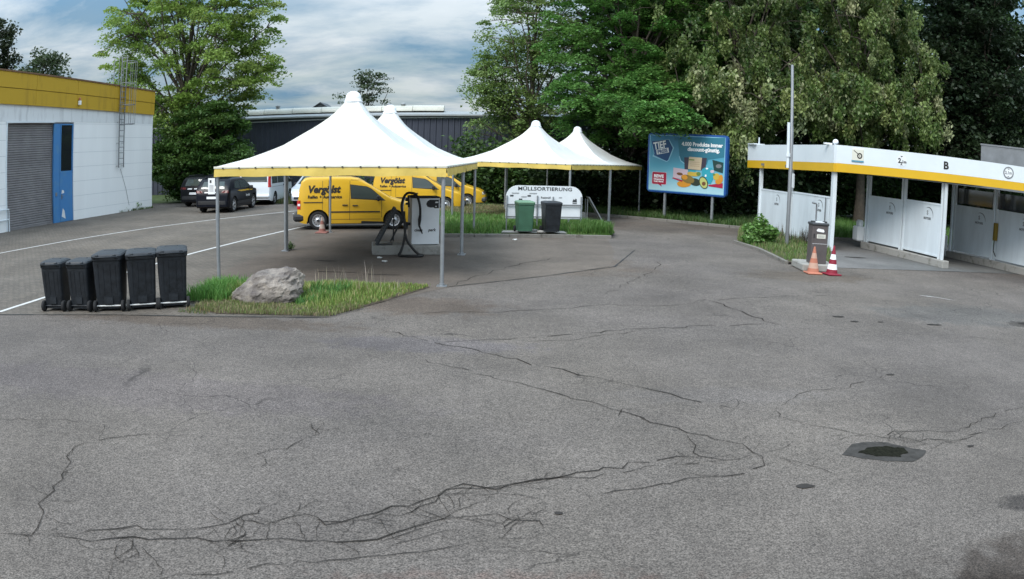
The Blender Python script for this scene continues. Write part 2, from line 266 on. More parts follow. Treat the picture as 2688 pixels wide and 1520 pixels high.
def sheet(name,poly,z,m,kind='structure',**kw):
    b=MB(); b.add([(x,y,z) for x,y in poly],[tuple(range(len(poly)))]); o=b.build(name,m,fixn=False)
    if o.data.polygons[0].normal.z<0: o.data.flip_normals()
    if kind: o['kind']=kind
    for k,v in kw.items(): o[k]=v
    return o
def wobble(poly,amp,sub=6):
    out=[]; n=len(poly)
    for i in range(n):
        a=Vector(poly[i]); b=Vector(poly[(i+1)%n])
        for k in range(sub):
            p=a.lerp(b,k/sub); out.append((p.x+random.uniform(-amp,amp),p.y+random.uniform(-amp,amp)))
    return out
# ================================================================== SETTING
sheet('ground',[(-900,-60),(900,-60),(900,1500),(-900,1500)],-.012,'turf')
sheet('asphalt',[(-60,-20),(70,-20),(70,20),(34,26),(24,27.9),(12,28.2),(10.2,31),(9.15,31.55),(5.15,34.3),(1.0,36.9),(-9.8,39.6),(-12.5,40.5),(-23,40.5),(-60,40.5)],-.004,'asphalt')
pav=[(-21.0,10.0),(-9.27,10.84),(-6.82,11.35),(-4.92,11.57),(-2.95,11.86),(-2.28,13.27),(-1.3,14.9),(2.4,18.6),(3.1,24.9),(-.1,24.5),(-2.3,24.0),(-3.2,34.0),(-10,36.3),(-19.4,37.0),(-20.9,24.0)]
sheet('paving',[q for q in pav[:5]]+[(-3.2,12.2),(-6.6,14.6),(-6.75,26.0),(-6.5,36.6)]+pav[-3:],0.0,'paving')
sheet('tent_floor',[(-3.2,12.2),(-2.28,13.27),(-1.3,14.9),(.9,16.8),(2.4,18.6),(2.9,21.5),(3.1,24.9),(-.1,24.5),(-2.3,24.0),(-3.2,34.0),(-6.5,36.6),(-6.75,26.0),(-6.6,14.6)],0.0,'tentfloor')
sheet('wash_bay_floor',[(9.0,19.9),(18.5,20.6),(40,21.2),(40,26.9),(19.2,27.6),(12.9,28.1),(11.2,28.2),(10.95,24.4)],0.0,'floor')
def ribbon(pts,wd,z,jit=0.0,sub=1,taper=False,cuts=0.0):
    b=MB(); P=[]
    for i in range(len(pts)-1):
        a=Vector(pts[i]); c=Vector(pts[i+1]); L=(c-a).length; n=max(1,int(L/sub)); 
        for k in range(n):
            p=a.lerp(c,k/n); P.append(p+Vector((random.uniform(-jit,jit),random.uniform(-jit,jit))) if (k or i) else p)
    P.append(Vector(pts[-1])); Vv=[]
    for i,p in enumerate(P):
        t=(P[min(i+1,len(P)-1)]-P[max(i-1,0)]).normalized(); nrm=Vector((-t.y,t.x)); h=wd/2*(random.uniform(.35,1.5) if taper else 1)
        if taper and i in (0,len(P)-1): h*=.3
        Vv.append((p+nrm*h,p-nrm*h))
    for i in range(len(P)-1):
        if cuts and random.random()<cuts: continue
        b.add([(Vv[i][0].x,Vv[i][0].y,z),(Vv[i][1].x,Vv[i][1].y,z),(Vv[i+1][1].x,Vv[i+1][1].y,z),(Vv[i+1][0].x,Vv[i+1][0].y,z)],[(0,1,2,3)])
    return b
CR=[(1,[(-3.74,3.87),(-3.64,3.94),(-3.48,4.0),(-3.49,4.1),(-3.53,4.3),(-3.56,4.37),(-3.69,4.5),(-3.72,4.72),(-3.79,4.94),(-3.91,5.19),(-3.95,5.37),(-4.05,5.59),(-4.02,5.88),(-3.72,6.12),(-3.42,6.26)]),(1.3,[(-3.48,4.0),(-3.29,4.07),(-3.1,4.08),(-2.85,4.15),(-2.69,4.24),(-2.42,4.32),(-2.22,4.36),(-2.02,4.41),(-1.9,4.46),(-1.85,4.52),(-1.86,4.59)]),(1.4,[(-1.97,4.42),(-1.71,4.5),(-1.53,4.52),(-1.4,4.58),(-1.16,4.61),(-1.02,4.59),(-0.89,4.67),(-0.76,4.81),(-0.61,4.95),(-0.48,5.09),(-0.38,5.18)]),(1,[(-3.3,4.09),(-3.11,4.14),(-3.01,4.27),(-2.86,4.33),(-2.73,4.4),(-2.63,4.36),(-2.47,4.43),(-2.3,4.52),(-2.15,4.6),(-2.0,4.68),(-1.99,4.82),(-1.86,4.89),(-1.88,4.96)]),(1.2,[(-1.97,4.76),(-1.84,4.76),(-1.72,4.77),(-1.65,4.88),(-1.5,4.93),(-1.39,4.9),(-1.34,4.85),(-1.2,4.89),(-1.05,5.01),(-0.84,5.18),(-0.73,5.24),(-0.65,5.32),(-0.52,5.42),(-0.48,5.57),(-0.37,5.66),(-0.06,5.63),(0.09,5.74),(0.27,5.83),(0.54,5.91)]),(0.8,[(-1.2,4.89),(-1.05,4.98),(-0.7,5.14),(-0.65,5.26),(-0.53,5.32),(-0.48,5.47),(-0.29,5.57),(-0.06,5.61)]),(1,[(-2.65,4.24),(-2.6,4.08),(-2.62,3.93),(-2.58,3.9),(-2.61,3.84),(-2.57,3.65)]),(1.1,[(-1.85,4.52),(-1.86,4.43),(-1.9,4.35),(-1.94,4.27),(-1.87,4.21),(-1.84,4.09),(-1.84,3.98)]),(0.8,[(-1.97,4.42),(-1.94,4.36),(-1.88,4.39),(-1.91,4.44)]),(0.7,[(-2.62,3.93),(-2.55,3.98),(-2.59,4.12)]),(0.8,[(-2.32,3.74),(-1.85,3.97),(-1.56,4.14),(-1.14,4.32),(-0.64,4.51),(-0.27,4.68),(0.27,4.86)]),(0.7,[(-2.12,5.74),(-2.11,5.83),(-2.2,6.08),(-2.07,6.19),(-1.99,6.21),(-1.93,6.39),(-1.82,6.65),(-1.96,6.94)]),(1,[(0.15,5.31),(0.27,5.4),(0.27,5.26),(0.22,5.13),(0.16,5.28)]),(1,[(0.28,4.95),(0.22,5.11),(0.02,5.04),(-0.03,5.13),(-0.38,5.1)]),(0.8,[(0.0,4.92),(-0.01,4.99),(0.2,5.11)]),(0.6,[(0.28,5.44),(0.14,5.5),(-0.06,5.51),(-0.32,5.53)]),(0.8,[(-0.89,4.62),(-0.75,4.77),(-0.56,4.92),(-0.42,4.99)]),(0.7,[(-0.8,4.58),(-0.59,4.73),(-0.42,4.85),(-0.27,4.89)]),(0.7,[(-5.43,6.08),(-5.06,6.2),(-4.39,6.39)]),(0.6,[(-1.34,4.83),(-1.24,4.76),(-1.14,4.75)]),(0.9,[(-1.94,12.24),(-0.93,12.59),(-0.43,12.62),(0.86,13.1),(1.52,13.48),(1.99,13.61),(2.78,13.57),(3.82,14.27),(5.34,14.82),(6.97,15.3)]),(1.2,[(3.82,14.27),(4.24,13.22),(4.45,12.22),(4.62,12.04)]),(1,[(-1.02,10.44),(0.15,10.85),(0.98,11.21),(1.87,11.57),(2.96,11.88),(3.83,12.04),(4.48,12.18)]),(0.6,[(0.15,10.62),(0.95,10.86),(2.06,11.48),(2.37,11.44)]),(0.6,[(4.62,12.04),(5.06,11.83),(6.39,11.65),(8.99,11.06),(9.5,11.05)]),(1.1,[(-1.96,11.13),(-1.32,10.59),(-1.02,10.44),(-0.65,10.17),(-0.19,9.83),(0.33,9.42),(0.87,9.01),(1.32,8.63),(1.83,8.26),(2.3,7.87),(2.5,7.71)]),(1,[(-1.25,9.5),(-0.58,9.12),(-0.04,8.66),(0.39,8.38),(0.71,8.08),(1.12,7.71),(1.46,7.31),(1.81,6.98),(2.05,6.79),(2.23,6.67),(2.34,6.44),(2.36,6.12),(2.08,5.96),(1.58,5.81),(1.24,5.72),(0.76,5.55)]),(0.9,[(1.76,6.93),(1.76,6.64),(1.74,6.32),(1.99,6.24),(2.27,6.35)]),(1.2,[(-0.54,5.48),(-0.47,5.61),(-0.31,5.68),(-0.07,5.64),(0.24,5.82),(0.63,5.96),(0.99,6.13),(1.38,6.3),(1.57,6.33),(1.74,6.32)]),(0.8,[(-0.07,5.6),(0.24,5.78),(0.71,5.92),(1.07,6.05),(1.54,6.18),(1.99,6.24)]),(0.7,[(1.14,7.47),(1.13,7.58),(1.2,7.69),(1.38,7.65),(1.4,7.43),(1.36,7.35)]),(0.8,[(2.32,7.89),(2.62,8.04),(2.51,7.75)]),(0.7,[(2.61,8.02),(2.86,7.82)]),(0.7,[(3.35,8.15),(3.7,8.34),(4.3,8.46),(4.43,8.66),(5.07,8.98)]),(0.7,[(2.94,7.69),(2.94,7.4),(3.21,7.16),(3.62,6.82),(3.81,6.63)]),(0.6,[(2.29,6.44),(2.47,6.36),(2.73,6.05),(2.95,5.76)]),(1,[(3.79,6.59),(4.08,6.78),(4.31,6.83),(4.54,6.75),(4.78,6.67),(5.18,6.82),(5.6,7.02),(6.05,7.23),(6.55,7.35)]),(0.9,[(4.31,6.83),(4.14,6.65),(4.25,6.48),(4.36,6.5),(4.73,6.47),(5.13,6.56),(6.13,6.82)]),(0.9,[(4.29,6.25),(4.72,6.4),(5.1,6.53)]),(0.8,[(3.62,6.82),(3.81,6.82),(3.87,6.69),(4.08,6.59),(4.25,6.48),(4.29,6.38),(4.11,6.35)]),(0.8,[(4.78,6.67),(4.6,6.5)]),(0.7,[(4.61,6.87),(4.78,6.8),(5.0,6.85)]),(0.7,[(1.83,14.65),(2.33,15.75),(3.2,17.64),(3.58,18.74),(3.9,19.72)]),(0.9,[(-1.27,15.01),(-0.83,16.18),(-0.27,17.55),(0.2,18.55),(1.12,19.81)]),(0.9,[(0.3,15.41),(0.49,15.6),(0.65,15.88)])]
ck=MB()
for wd,pts in CR:
    if len(pts)<2: continue
    far=sum(p[1] for p in pts)/len(pts); b=ribbon(pts,(.0043+.00085*far)*wd,.004,jit=.026+.0036*far,sub=.06+.011*far,taper=True,cuts=.05)
    ck.add(b.v,b.f)
rc=random.Random(5)
for wd,pts in CR:      # finer side cracks branching off the main ones
    for i in range(len(pts)-1):
        if pts[i][1]>9 : continue
        for _ in range(2 if pts[i][1]<6.5 else 1):
            if rc.random()<.68: continue
            a=Vector(pts[i]).lerp(Vector(pts[i+1]),rc.random()); an=rc.uniform(0,2*math.pi) if rc.random()<.4 else math.atan2(pts[i+1][1]-pts[i][1],pts[i+1][0]-pts[i][0])+rc.uniform(-.7,.7); P_=[tuple(a)]; Ls=rc.uniform(.12,.5)
            for k in range(4): an+=rc.uniform(-.6,.6); a=a+Vector((math.cos(an),math.sin(an)))*Ls/4; P_.append(tuple(a))
            b=ribbon(P_,.0042,.004,jit=.012,sub=.05,taper=True); ck.add(b.v,b.f)
def onpath(P,u):
    k=u*(len(P)-1); i=min(int(k),len(P)-2); return Vector(P[i]).lerp(Vector(P[i+1]),k-i)
for A_,B_,n_ in ((4,2,11),(4,5,7),(1,3,8),(2,14,6),(23,24,6),(33,34,7)):      # cross links that close the crazed cells
    if max(A_,B_)>=len(CR): continue
    for k in range(n_):
        a=onpath(CR[A_][1],(k+rc.random())/n_); Bp=[onpath(CR[B_][1],j/24) for j in range(25)]; c=min(Bp,key=lambda q:(q-a).length); c=Bp[max(0,min(24,Bp.index(c)+rc.randint(-1,1)))]
        if .04<(c-a).length<.75: b=ribbon([tuple(a),tuple(a.lerp(c,.5)+Vector((rc.uniform(-.05,.05),rc.uniform(-.04,.04)))),tuple(c)],.0045,.004,jit=.018,sub=.05,taper=True); ck.add(b.v,b.f)
o=ck.build('asphalt_cracks','crack',fixn=False); o['kind']='structure'
sm=MB()
for pts in ([(-14,10.55),(-9.27,10.8),(-6.82,11.31),(-4.92,11.53),(-2.9,11.8)],[(7.2,20.4),(9.2,19.85),(17.39,20.6),(40,21.1)],[(-1.36,14.9),(.6,16.6),(2.5,18.5),(3.6,22.2)]):
    b=ribbon(pts,.035,.004,jit=.01,sub=.25,taper=True); sm.add(b.v,b.f)
o=sm.build('paving_seams','seam',fixn=False); o['kind']='structure'
ln=MB()
for pts in ([(-17.2,12.5),(-15.89,18.83),(-15.0,22.3),(-13.71,26.4),(-12.2,30.0),(-10.1,34.3)],[(-9.42,11.0),(-9.2,13.6),(-8.74,19.19),(-8.2,23.2),(-7.55,27.2)]):
    b=ribbon(pts,.115,.005,sub=.5,jit=.004); ln.add(b.v,b.f)
o=ln.build('parking_lines','line',fixn=False); o['kind']='structure'
wmk=ribbon([(9.55,15.6),(10.0,15.35),(10.35,15.0)],.05,.005,sub=.2,jit=.02,taper=True); o=wmk.build('worn_marking','line',fixn=False); o['kind']='structure'
mo=[[3.21,6.25],[3.43,6.54],[3.65,6.56],[3.87,6.52],[4.04,6.35],[4.2,6.23],[4.15,6.12],[3.92,5.97],[3.62,6.03],[3.39,6.14]]
mi_=[[3.40,6.3],[3.6,6.42],[3.79,6.40],[3.97,6.32],[3.96,6.20],[3.82,6.11],[3.6,6.15],[3.50,6.22]]
o=sheet('manhole_surround',wobble(mo,.012,3),.0,'patchm',kind='structure')
bm=bmesh.new(); ce=bm.verts.new((3.70,6.27,.003)); rg=[bm.verts.new((x,y,.0045)) for x,y in wobble(mi_,.018,4)]; md_=[bm.verts.new(((v.co.x-3.7)*.6+3.7,(v.co.y-6.27)*.55+6.27,.0035+random.uniform(-.001,.001))) for v in rg]
for k in range(len(rg)): bm.faces.new((rg[k],rg[(k+1)%len(rg)],md_[(k+1)%len(rg)],md_[k])); bm.faces.new((md_[k],md_[(k+1)%len(rg)],ce))
me=bpy.data.meshes.new('pothole'); bm.to_mesh(me); bm.free(); me.materials.append(M['moss']); o=bpy.data.objects.new('pothole',me); COL.objects.link(o); o['label']='dark ragged pothole with mossy rubble in the round tar patch'; o['category']='pothole'
st=MB()
for (x,y,r,e) in ((6.1,12.93,.16,.4),(6.25,12.5,.10,.5),(6.83,12.49,.07,.5),(8.0,12.3,.20,.35),(10.75,12.5,.25,.5),(2.56,5.59,.09,.5),(4.83,6.23,.05,.6),(-3.9,16.5,.5,.1),(-2.9,16.3,.45,.08),(11.1,22.6,.5,.3),(-4.6,18.2,.35,.15),(.55,4.15,.05,.6),(.28,4.2,.03,.7),(1.5,4.1,.05,.7),(.4,5.2,.04,.6),(5.2,9.0,.09,.4)):
    p=wobble([(x+r*math.cos(a)*random.uniform(.75,1.2),y+r*e*math.sin(a)*random.uniform(.7,1.2)) for a in np.linspace(0,2*math.pi,10)[:-1]],r*.05,2); st.add([(a,b,.0045) for a,b in p],[tuple(range(len(p)))])
o=st.build('oil_stains','oil',fixn=False); o['kind']='structure'
# kerbs
def kerb(name,pts,wd,z0,z1,label):
    b=MB()
    for i in range(len(pts)-1):
        a=Vector(pts[i]); c=Vector(pts[i+1]); L=(c-a).length; n=max(1,round(L/1.0)); ang=math.atan2((c-a).y,(c-a).x)
        for k in range(n):
            p=a.lerp(c,(k+.5)/n); b.box((p.x,p.y,(z0+z1)/2),(L/n-.012,wd,z1-z0+random.uniform(-.006,.006)),ang,bev=.012)
    o=b.build(name,'kerb'); o['kind']='structure'; return o
kerb('kerb',[(-2.34,24.17),(-1.26,24.36),(-.14,24.62),(.9,24.85),(3.25,25.15)],.12,-.05,.10,'')
kerb('kerb',[(-2.5,24.3),(-3.6,33.8)],.12,-.05,.10,'')
kerb('kerb',[(1.0,36.9),(5.15,34.25),(9.2,31.5),(10.2,31.1)],.13,-.05,.11,'')
kerb('kerb',[(7.62,25.3),(7.85,23.2),(7.7,20.2)],.11,-.05,.09,'')
kerb('kerb',[(12.0,28.15),(14.2,28.4),(20,28.3),(40,27.6)],.13,-.05,.12,'')
def mound(name,poly,z,m,hm=.05,step=.25):
    a=np.array(poly); lo,hi=a.min(0),a.max(0); bm=bmesh.new(); vs=[bm.verts.new((x,y,z)) for x,y in poly]; bm.faces.new(vs); bmesh.ops.triangulate(bm,faces=bm.faces)
    for _ in range(3): bmesh.ops.subdivide_edges(bm,edges=bm.edges,cuts=1,use_grid_fill=True)
    for v in bm.verts:
        d=min((Vector(poly[i])-v.co.xy).length for i in range(len(poly)))
        if not v.is_boundary: v.co.z+=random.uniform(0,hm)
    me=bpy.data.meshes.new(name); bm.to_mesh(me); bm.free(); me.materials.append(M[m]); o=bpy.data.objects.new(name,me); COL.objects.link(o); o['kind']='structure'; return o
ISL1=[(-5.30,12.0),(-4.95,11.76),(-4.0,11.85),(-2.95,11.95),(-2.28,13.27),(-1.72,14.6),(-1.62,14.9),(-2.2,14.9),(-4.2,14.75),(-6.05,14.35),(-5.85,13.4)]
ISL2=[(-2.25,24.2),(-.14,24.68),(.9,24.9),(3.2,25.2),(3.5,26.2),(3.6,28.5),(2.6,29.6),(1.9,33.5),(1.0,36.9),(-3.0,37.8),(-3.5,33.8)]
BED=[(7.7,25.3),(7.9,23.2),(7.75,20.25),(9.0,20.1),(10.75,23.9),(10.3,31.0),(9.6,31.2),(8.6,28.2)]
mound('verge_soil',ISL1,.006,'earth'); mound('verge_soil',ISL2,.09,'turf',.04); mound('verge_soil',BED,.05,'earth',.04)
sheet('slab',[(-.4,24.72),(.9,24.92),(1.75,25.02),(1.7,25.75),(-.35,25.35)],.135,'concrete')
sheet('verge_soil',[(-3.4,33.0),(-1.2,31.2),(1.2,32.2),(.8,36.2),(-2.6,37.4)],.15,'straw')
# ================================================================== WORKSHOP (left)
E1=math.atan2(13,1.55)
wk=thing('workshop_building','low white workshop with an ochre fascia, grey roller shutter and blue door','building',(-20.95,24.0,0),E1)
T=lambda x:6.69-.0336*x; Bd=lambda x:5.31-.0235*x
b=MB(); XR=13.15
def wallpiece(x0,x1,z0,z1a,z1b): b.slab([(x0,z0),(x1,z0),(x1,z1b),(x0,z1a)],0,.3)
wallpiece(-12,1.24,-.1,Bd(-12),Bd(1.24)); wallpiece(6.12,XR,-.1,Bd(6.12),Bd(XR)); wallpiece(1.24,6.12,4.52,Bd(1.24),Bd(6.12))
b.box(((XR-12)/2-.0,7.3,2.5),(XR+12-.02,14,5.0)); 
for z in (.44,1.10,1.78,2.45,3.12,3.78,4.45): b.box(((6.12+XR)/2,-.001,z-(0)),(XR-6.12,.006,.014),mi=1)
for z in (.44,1.10,1.78,2.45,3.12,3.78,4.45,4.9): b.box((-5.4,-.001,z),(13.24,.006,.014),mi=1)
b.build('wall',['white_wall','joint'],wk)
b=MB(); b.slab([(.7,4.56),(XR,4.50),(XR,4.97),(.7,5.28)],-.006,.0); b.build('weathered_strip','wall_dirty',wk)
b=MB()
xs=[-12,-8,-4,0,3.1,6.2,9.3,XR]
for i in range(len(xs)-1):
    x0,x1=xs[i]+.008,xs[i+1]-.008
    mid=lambda x:(T(x)+Bd(x))/2
    b.slab([(x0,Bd(x0)),(x1,Bd(x1)),(x1,mid(x1)-.012),(x0,mid(x0)-.012)],-.09,.0); b.slab([(x0,mid(x0)+.012),(x1,mid(x1)+.012),(x1,T(x1)),(x0,T(x0))],-.105,.0)
b.build('fascia',['ochre'],wk)
b=MB(); b.slab([(-12,T(-12)),(XR+.02,T(XR)),(XR+.02,T(XR)+.07),(-12,T(-12)+.07)],-.14,.12); b.slab([(-12,Bd(-12)),(XR,Bd(XR)),(XR,T(XR)),(-12,T(-12))],.001,.1)
b.build('roof_edge','brown',wk)
b=MB(); z=.04; V=[];F=[]
rows=[]; k=0
while z<4.5: rows+= [(z,.16),(z+.03,.125),(z+.07,.125)]; z+=.1
for zz,yy in rows: V+=[(1.24,yy,zz),(4.62,yy,zz)]
for i in range(len(rows)-1): F.append((2*i,2*i+1,2*i+3,2*i+2))
b.add(V,F); b.box((2.93,.13,.03),(3.38,.06,.06)); b.build('roller_shutter','shutter',wk)
b=MB(); b.box((1.27,.02,2.25),(.07,.10,4.5)); b.box((2.93,.02,4.53),(3.45,.1,.07)); b.build('shutter_frame','wash_white',wk)
b=MB(); b.box((4.86,.06,2.23),(.46,.08,4.46)); b.build('side_panel','blue',wk)
d=MB(); d.box((5.6,.05,1.1),(.98,.08,2.2),bev=.01); d.box((5.14,.05,3.3),(.07,.08,2.26)); d.box((6.06,.05,3.3),(.07,.08,2.26)); d.box((5.6,.05,4.42),(.86,.08,.06)); d.box((5.6,.05,2.24),(.86,.08,.12))
dr=d.build('door','blue',wk)
d=MB(); d.box((5.6,.06,3.35),(.86,.02,2.12)); d.build('window','darkglass',dr)
d=MB(); d.add([(5.2,.008,.25),(5.5,.008,.12),(5.42,.008,.5),(5.3,.008,.62)],[(0,1,2,3)]); d.build('worn_patch','wall_dirty',dr); d=MB(); d.add([(5.22,.008,1.28),(5.42,.008,1.30),(5.40,.008,1.42),(5.25,.008,1.45)],[(0,1,2,3)]); d.build('worn_patch','wall_dirty',dr)
d=MB(); d.box((5.22,-.0,1.15),(.05,.03,.22)); d.tube([(5.22,-.02,1.18),(5.22,-.07,1.18),(5.34,-.07,1.18)],.011); d.build('handle','steel',dr)
d=MB(); d.box((4.82,.015,1.28),(.12,.03,.16)); d.build('key_box','galv',wk)
b=MB(); b.box((6.32,-.16,5.42),(.16,.12,.20),bev=.02); b.box((6.32,-.16,5.60),(.10,.10,.13),mi=1,bev=.02); b.build('alarm_box',['white_wall','orange'],wk)
ld=MB()
for x in (9.72,10.16): ld.tube([(x,-.18,2.27),(x,-.18,7.9)],.034,6); ld.tube([(x,-.18,7.9),(x,.35,7.9),(x,.35,T(x)+.05)],.02,6)
z=2.45
while z<T(10)+.1: ld.tube([(9.72,-.18,z),(10.16,-.18,z)],.019,6); z+=.28
for z in (2.35,3.5,4.55,5.3): 
    for x in (9.72,10.16): ld.tube([(x,-.18,z),(x,0,z)],.014,6)
lo=ld.build('ladder','steel',wk)
cg=MB()
for z in (4.43,5.4,6.5,7.6): cg.tube([(9.72,-.18,z),(9.52,-.45,z),(9.66,-.83,z),(9.94,-.92,z),(10.22,-.83,z),(10.36,-.45,z),(10.16,-.18,z)],.018,6)
for x,y in ((9.52,-.45),(9.66,-.83),(9.94,-.92),(10.22,-.83),(10.36,-.45)): cg.tube([(x,y,4.43),(x,y,7.6)],.014,6)
cg.build('safety_cage','steel',lo)
b=MB(); b.tube([(10.1,-.012,2.2),(10.6,-.012,1.2),(10.9,-.012,.3)],.008,5); b.build('cable','dgrey',wk)
g=thing('metal_railing','short white metal rail at the foot of the workshop wall beside the shutter','railing',(-20.75,24.9,0),E1)
b=MB(); b.tube([(-.9,0,.92),(.42,0,.92),(.42,0,0)],.03,8); b.tube([(-.9,0,.5),(.42,0,.5)],.025,8); b.tube([(-.3,0,0),(-.3,0,.92)],.03,8); b.build('rail','wash_white',g)
b=MB(); b.box((0,0,.26),(.1,.05,.62),ry=.28); b.box((.17,.02,.25),(.11,.05,.6),ry=.22,mi=1); b.box((.3,.0,.22),(.1,.05,.55),ry=.3)
o=b.build('board_stack',['orange','wall_dirty']); o.location=(-19.55,36.3,0); o.rotation_euler=(0,0,E1); o['label']='striped reddish boards leaning at the corner of the white workshop'; o['category']='boards'
# ================================================================== HALL (back)
hl=thing('warehouse_hall','long dark corrugated hall with a pale flat roof behind the tents','building',(0,50,0))
b=MB(); x=-34; V=[];F=[]; prof=[]
while x<5: prof+=[(x,0),(x+.2,0),(x+.24,-.05),(x+.34,-.05),(x+.38,0)]; x+=.4
zt=lambda x:4.87+(x+18.4)*.0125
for x,y in prof: V+=[(x,y,0),(x,y,zt(x))]
for i in range(len(prof)-1): F.append((2*i,2*i+2,2*i+3,2*i+1))
b.add(V,F); b.build('wall','hall',hl)
b=MB(); b.slab([(-34,zt(-34)+.06),(5,zt(5)+.06),(5,5.15+.05),(-34,5.0)],-.12,.0,mi=0); b.box((5.0,6,2.6),(.2,12,5.2)); b.build('eave_band','dgrey',hl)
b=MB(); b.slab([(-34,zt(-34)),(5,zt(5)),(5,zt(5)+.07),(-34,zt(-34)+.07)],-.16,.0); b.build('trim_strip','hall_trim',hl)
b=MB(); V=[(-34,-.35,5.02),(5,-.35,5.22),(5,-.35,5.32),(-34,-.35,5.12),(5,1.0,5.60),(-34,1.0,5.40),(5,12,5.7),(-34,12,5.5)]; b.add(V,[(0,1,2,3),(3,2,4,5),(5,4,6,7)]); b.build('roof','hallroof',hl)
sk=MB(); nseg=7
for i in range(nseg):
    x0=-19.5+i*2.1; x1=x0+2.07; V=[];F=[]
    for k in range(9):
        a=math.pi*k/8; V+=[(x0,.9-.42*math.cos(a),5.45+.40*math.sin(a)+(x0+19)*.008),(x1,.9-.42*math.cos(a),5.45+.40*math.sin(a)+(x0+19)*.008)]
    for k in range(8): F.append((2*k,2*k+1,2*k+3,2*k+2))
    sk.add(V,F,sm=True); sk.add([V[2*k] for k in range(9)],[tuple(range(9))]); sk.add([V[2*k+1] for k in range(9)],[tuple(range(9))])
sk.build('skylight','skylight',hl)
for x in (-16.5,-7.6,-8.6): 
    v=MB(); v.lathe([(.14,0),(.14,.12),(.2,.14),(.12,.24),(0,.27)],10,(x,.9,5.85)); v.build('roof_vent','hallroof',hl)
b=MB(); b.slab([(-14.6,5.5),(-13.1,5.5),(-13.2,5.82),(-13.84,6.28),(-14.5,5.82)],2.6,4.6); b.slab([(-14.7,5.80),(-13.84,6.36),(-13.0,5.80),(-13.84,6.28)],2.5,4.7); b.build('gable','dgrey',hl)
# ================================================================== TENTS
EV=2.40
def hprof(r):
    xs=[.0,.065,.187,.35,.524,.76,1.0]; zs=[1.0,1.0,.745,.50,.285,.112,0.0]; return float(np.interp(r,xs,zs))
def smooth_h(r):
    return sum(hprof(max(0,min(1,r+d)))*w for d,w in ((-.04,.2),(-.02,.2),(0,.2),(.02,.2),(.04,.2))) if r>.1 and r<.97 else hprof(r)
def make_tent(label):
    t=thing('party_tent',label,'tent'); H=2.465; b=MB(); rings=[1.0,.96,.9,.83,.76,.68,.6,.524,.45,.38,.32,.26,.21,.17,.13,.095,.065]; K=10; V=[];F=[]
    for r in rings:
        for s in range(4):
            for k in range(K):
                u=-1+2*k/K; p=[(u,-1),(1,u),(-u,1),(-1,-u)][s]; a=math.hypot(*p); q=(p[0]*(1-max(0,(.4-r)/.4)**1.2)+p[0]/a*1.02*max(0,(.4-r)/.4)**1.2, p[1]*(1-max(0,(.4-r)/.4)**1.2)+p[1]/a*1.02*max(0,(.4-r)/.4)**1.2)
                sag=-.05*(1-u*u)*math.sin(math.pi*min(1,r))*.9
                V.append((q[0]*r*H,q[1]*r*H,EV+(3.90-EV)*smooth_h(r)+sag))
    n=4*K
    for i in range(len(rings)-1):
        for k in range(n): F.append((i*n+k,i*n+(k+1)%n,(i+1)*n+(k+1)%n,(i+1)*n+k))
    b.add(V,F,sm=True); o=b.build('canopy','canvas',t); 
    for e in o.data.edges:
        a_,b_=[o.data.vertices[i].index%n for i in e.vertices]
    o.data.set_sharp_from_angle(angle=math.radians(14))
    for s in range(4):
        for k in (0,5):
            q=MB(); L1=[];L2=[]
            for i in range(len(rings)-1):
                for LL,dz in ((L1,0),(L2,0)):
                    pass
                a=Vector(V[i*n+s*K+k]); c=Vector(V[i*n+(s*K+k+1)%n]); t_=(c-a).normalized()*.014; L1.append(a-t_*(1 if k else 0)+Vector((0,0,.004))); L2.append(a+t_+Vector((0,0,.004)))
            m2=len(L1); q.add(L1+L2,[(i,i+1,m2+i+1,m2+i) for i in range(m2-1)],sm=True); q.build('canopy_seam','canvas_edge',t)
    for s in range(4):
        v=MB(); rows=[(EV-.03,0.0),(EV-.10,.012),(EV-.21,.02)]; V=[];F=[]; n_=26
        for j,(z,of) in enumerate(rows):
            for k in range(n_+1):
                u=-H-.012+(2*H+.024)*k/n_; w_=of+.012*math.sin(k*1.3+s)*j*.6; zz=z+.010*math.sin(k*.9+s*2)*(j==2)
                if s in(1,3) : w_*=1
                x,y=[(u,-H-.01-w_),(H+.01+w_,u),(-u,H+.01+w_),(-H-.01-w_,-u)][s]; V.append((x,y,zz))
        for j in range(2):
            for k in range(n_): F.append((j*(n_+1)+k,j*(n_+1)+k+1,(j+1)*(n_+1)+k+1,(j+1)*(n_+1)+k))
        v.add(V,F,sm=True); v.build('valance','valance',t)
    e=MB()
    for s in range(4):
        rz=s*math.pi/2; R=Matrix.Rotation(rz,3,'Z')
        c=R@Vector((0,-H-.012,EV-.015)); e.box(c,(2*H+.05,.03,.05),rz,bev=.008)
        for k in range(13):
            c=R@Vector((-H+.2+k*(2*H-.4)/12,-H-.03,EV-.03)); e.box(c,(.035,.012,.03),rz,mi=1)
    e.build('edge_trim',['canvas_edge','dgrey'],t)
    f=MB()
    for s in range(4):
        rz=s*math.pi/2; c=Matrix.Rotation(rz,3,'Z')@Vector((0,-H+.05,EV-.10)); f.box(c,(2*H-.1,.06,.08),rz)
    f.build('roof_frame','galv',t)
    c=MB(); c.lathe([(.165,3.84),(.225,3.845),(.225,3.875),(.195,3.885),(.192,3.94),(.175,4.01),(.135,4.065),(.075,4.10),(0,4.11)],20); c.build('roof_cap','cap',t)
    for sx in(-1,1):
        for sy in(-1,1):
            p=MB(); x,y=sx*(H-.045),sy*(H-.045); p.lathe([(.040,.01),(.040,EV-.13)],14,(x,y,0)); p.lathe([(.046,1.28),(.046,1.40)],14,(x,y,0)); po=p.build('pole','galv',t)
            q=MB(); q.box((x,y,.008),(.20,.20,.014)); q.lathe([(.055,.015),(.055,.06)],12,(x,y,0)); q.build('base_plate','galv',po)
    return t
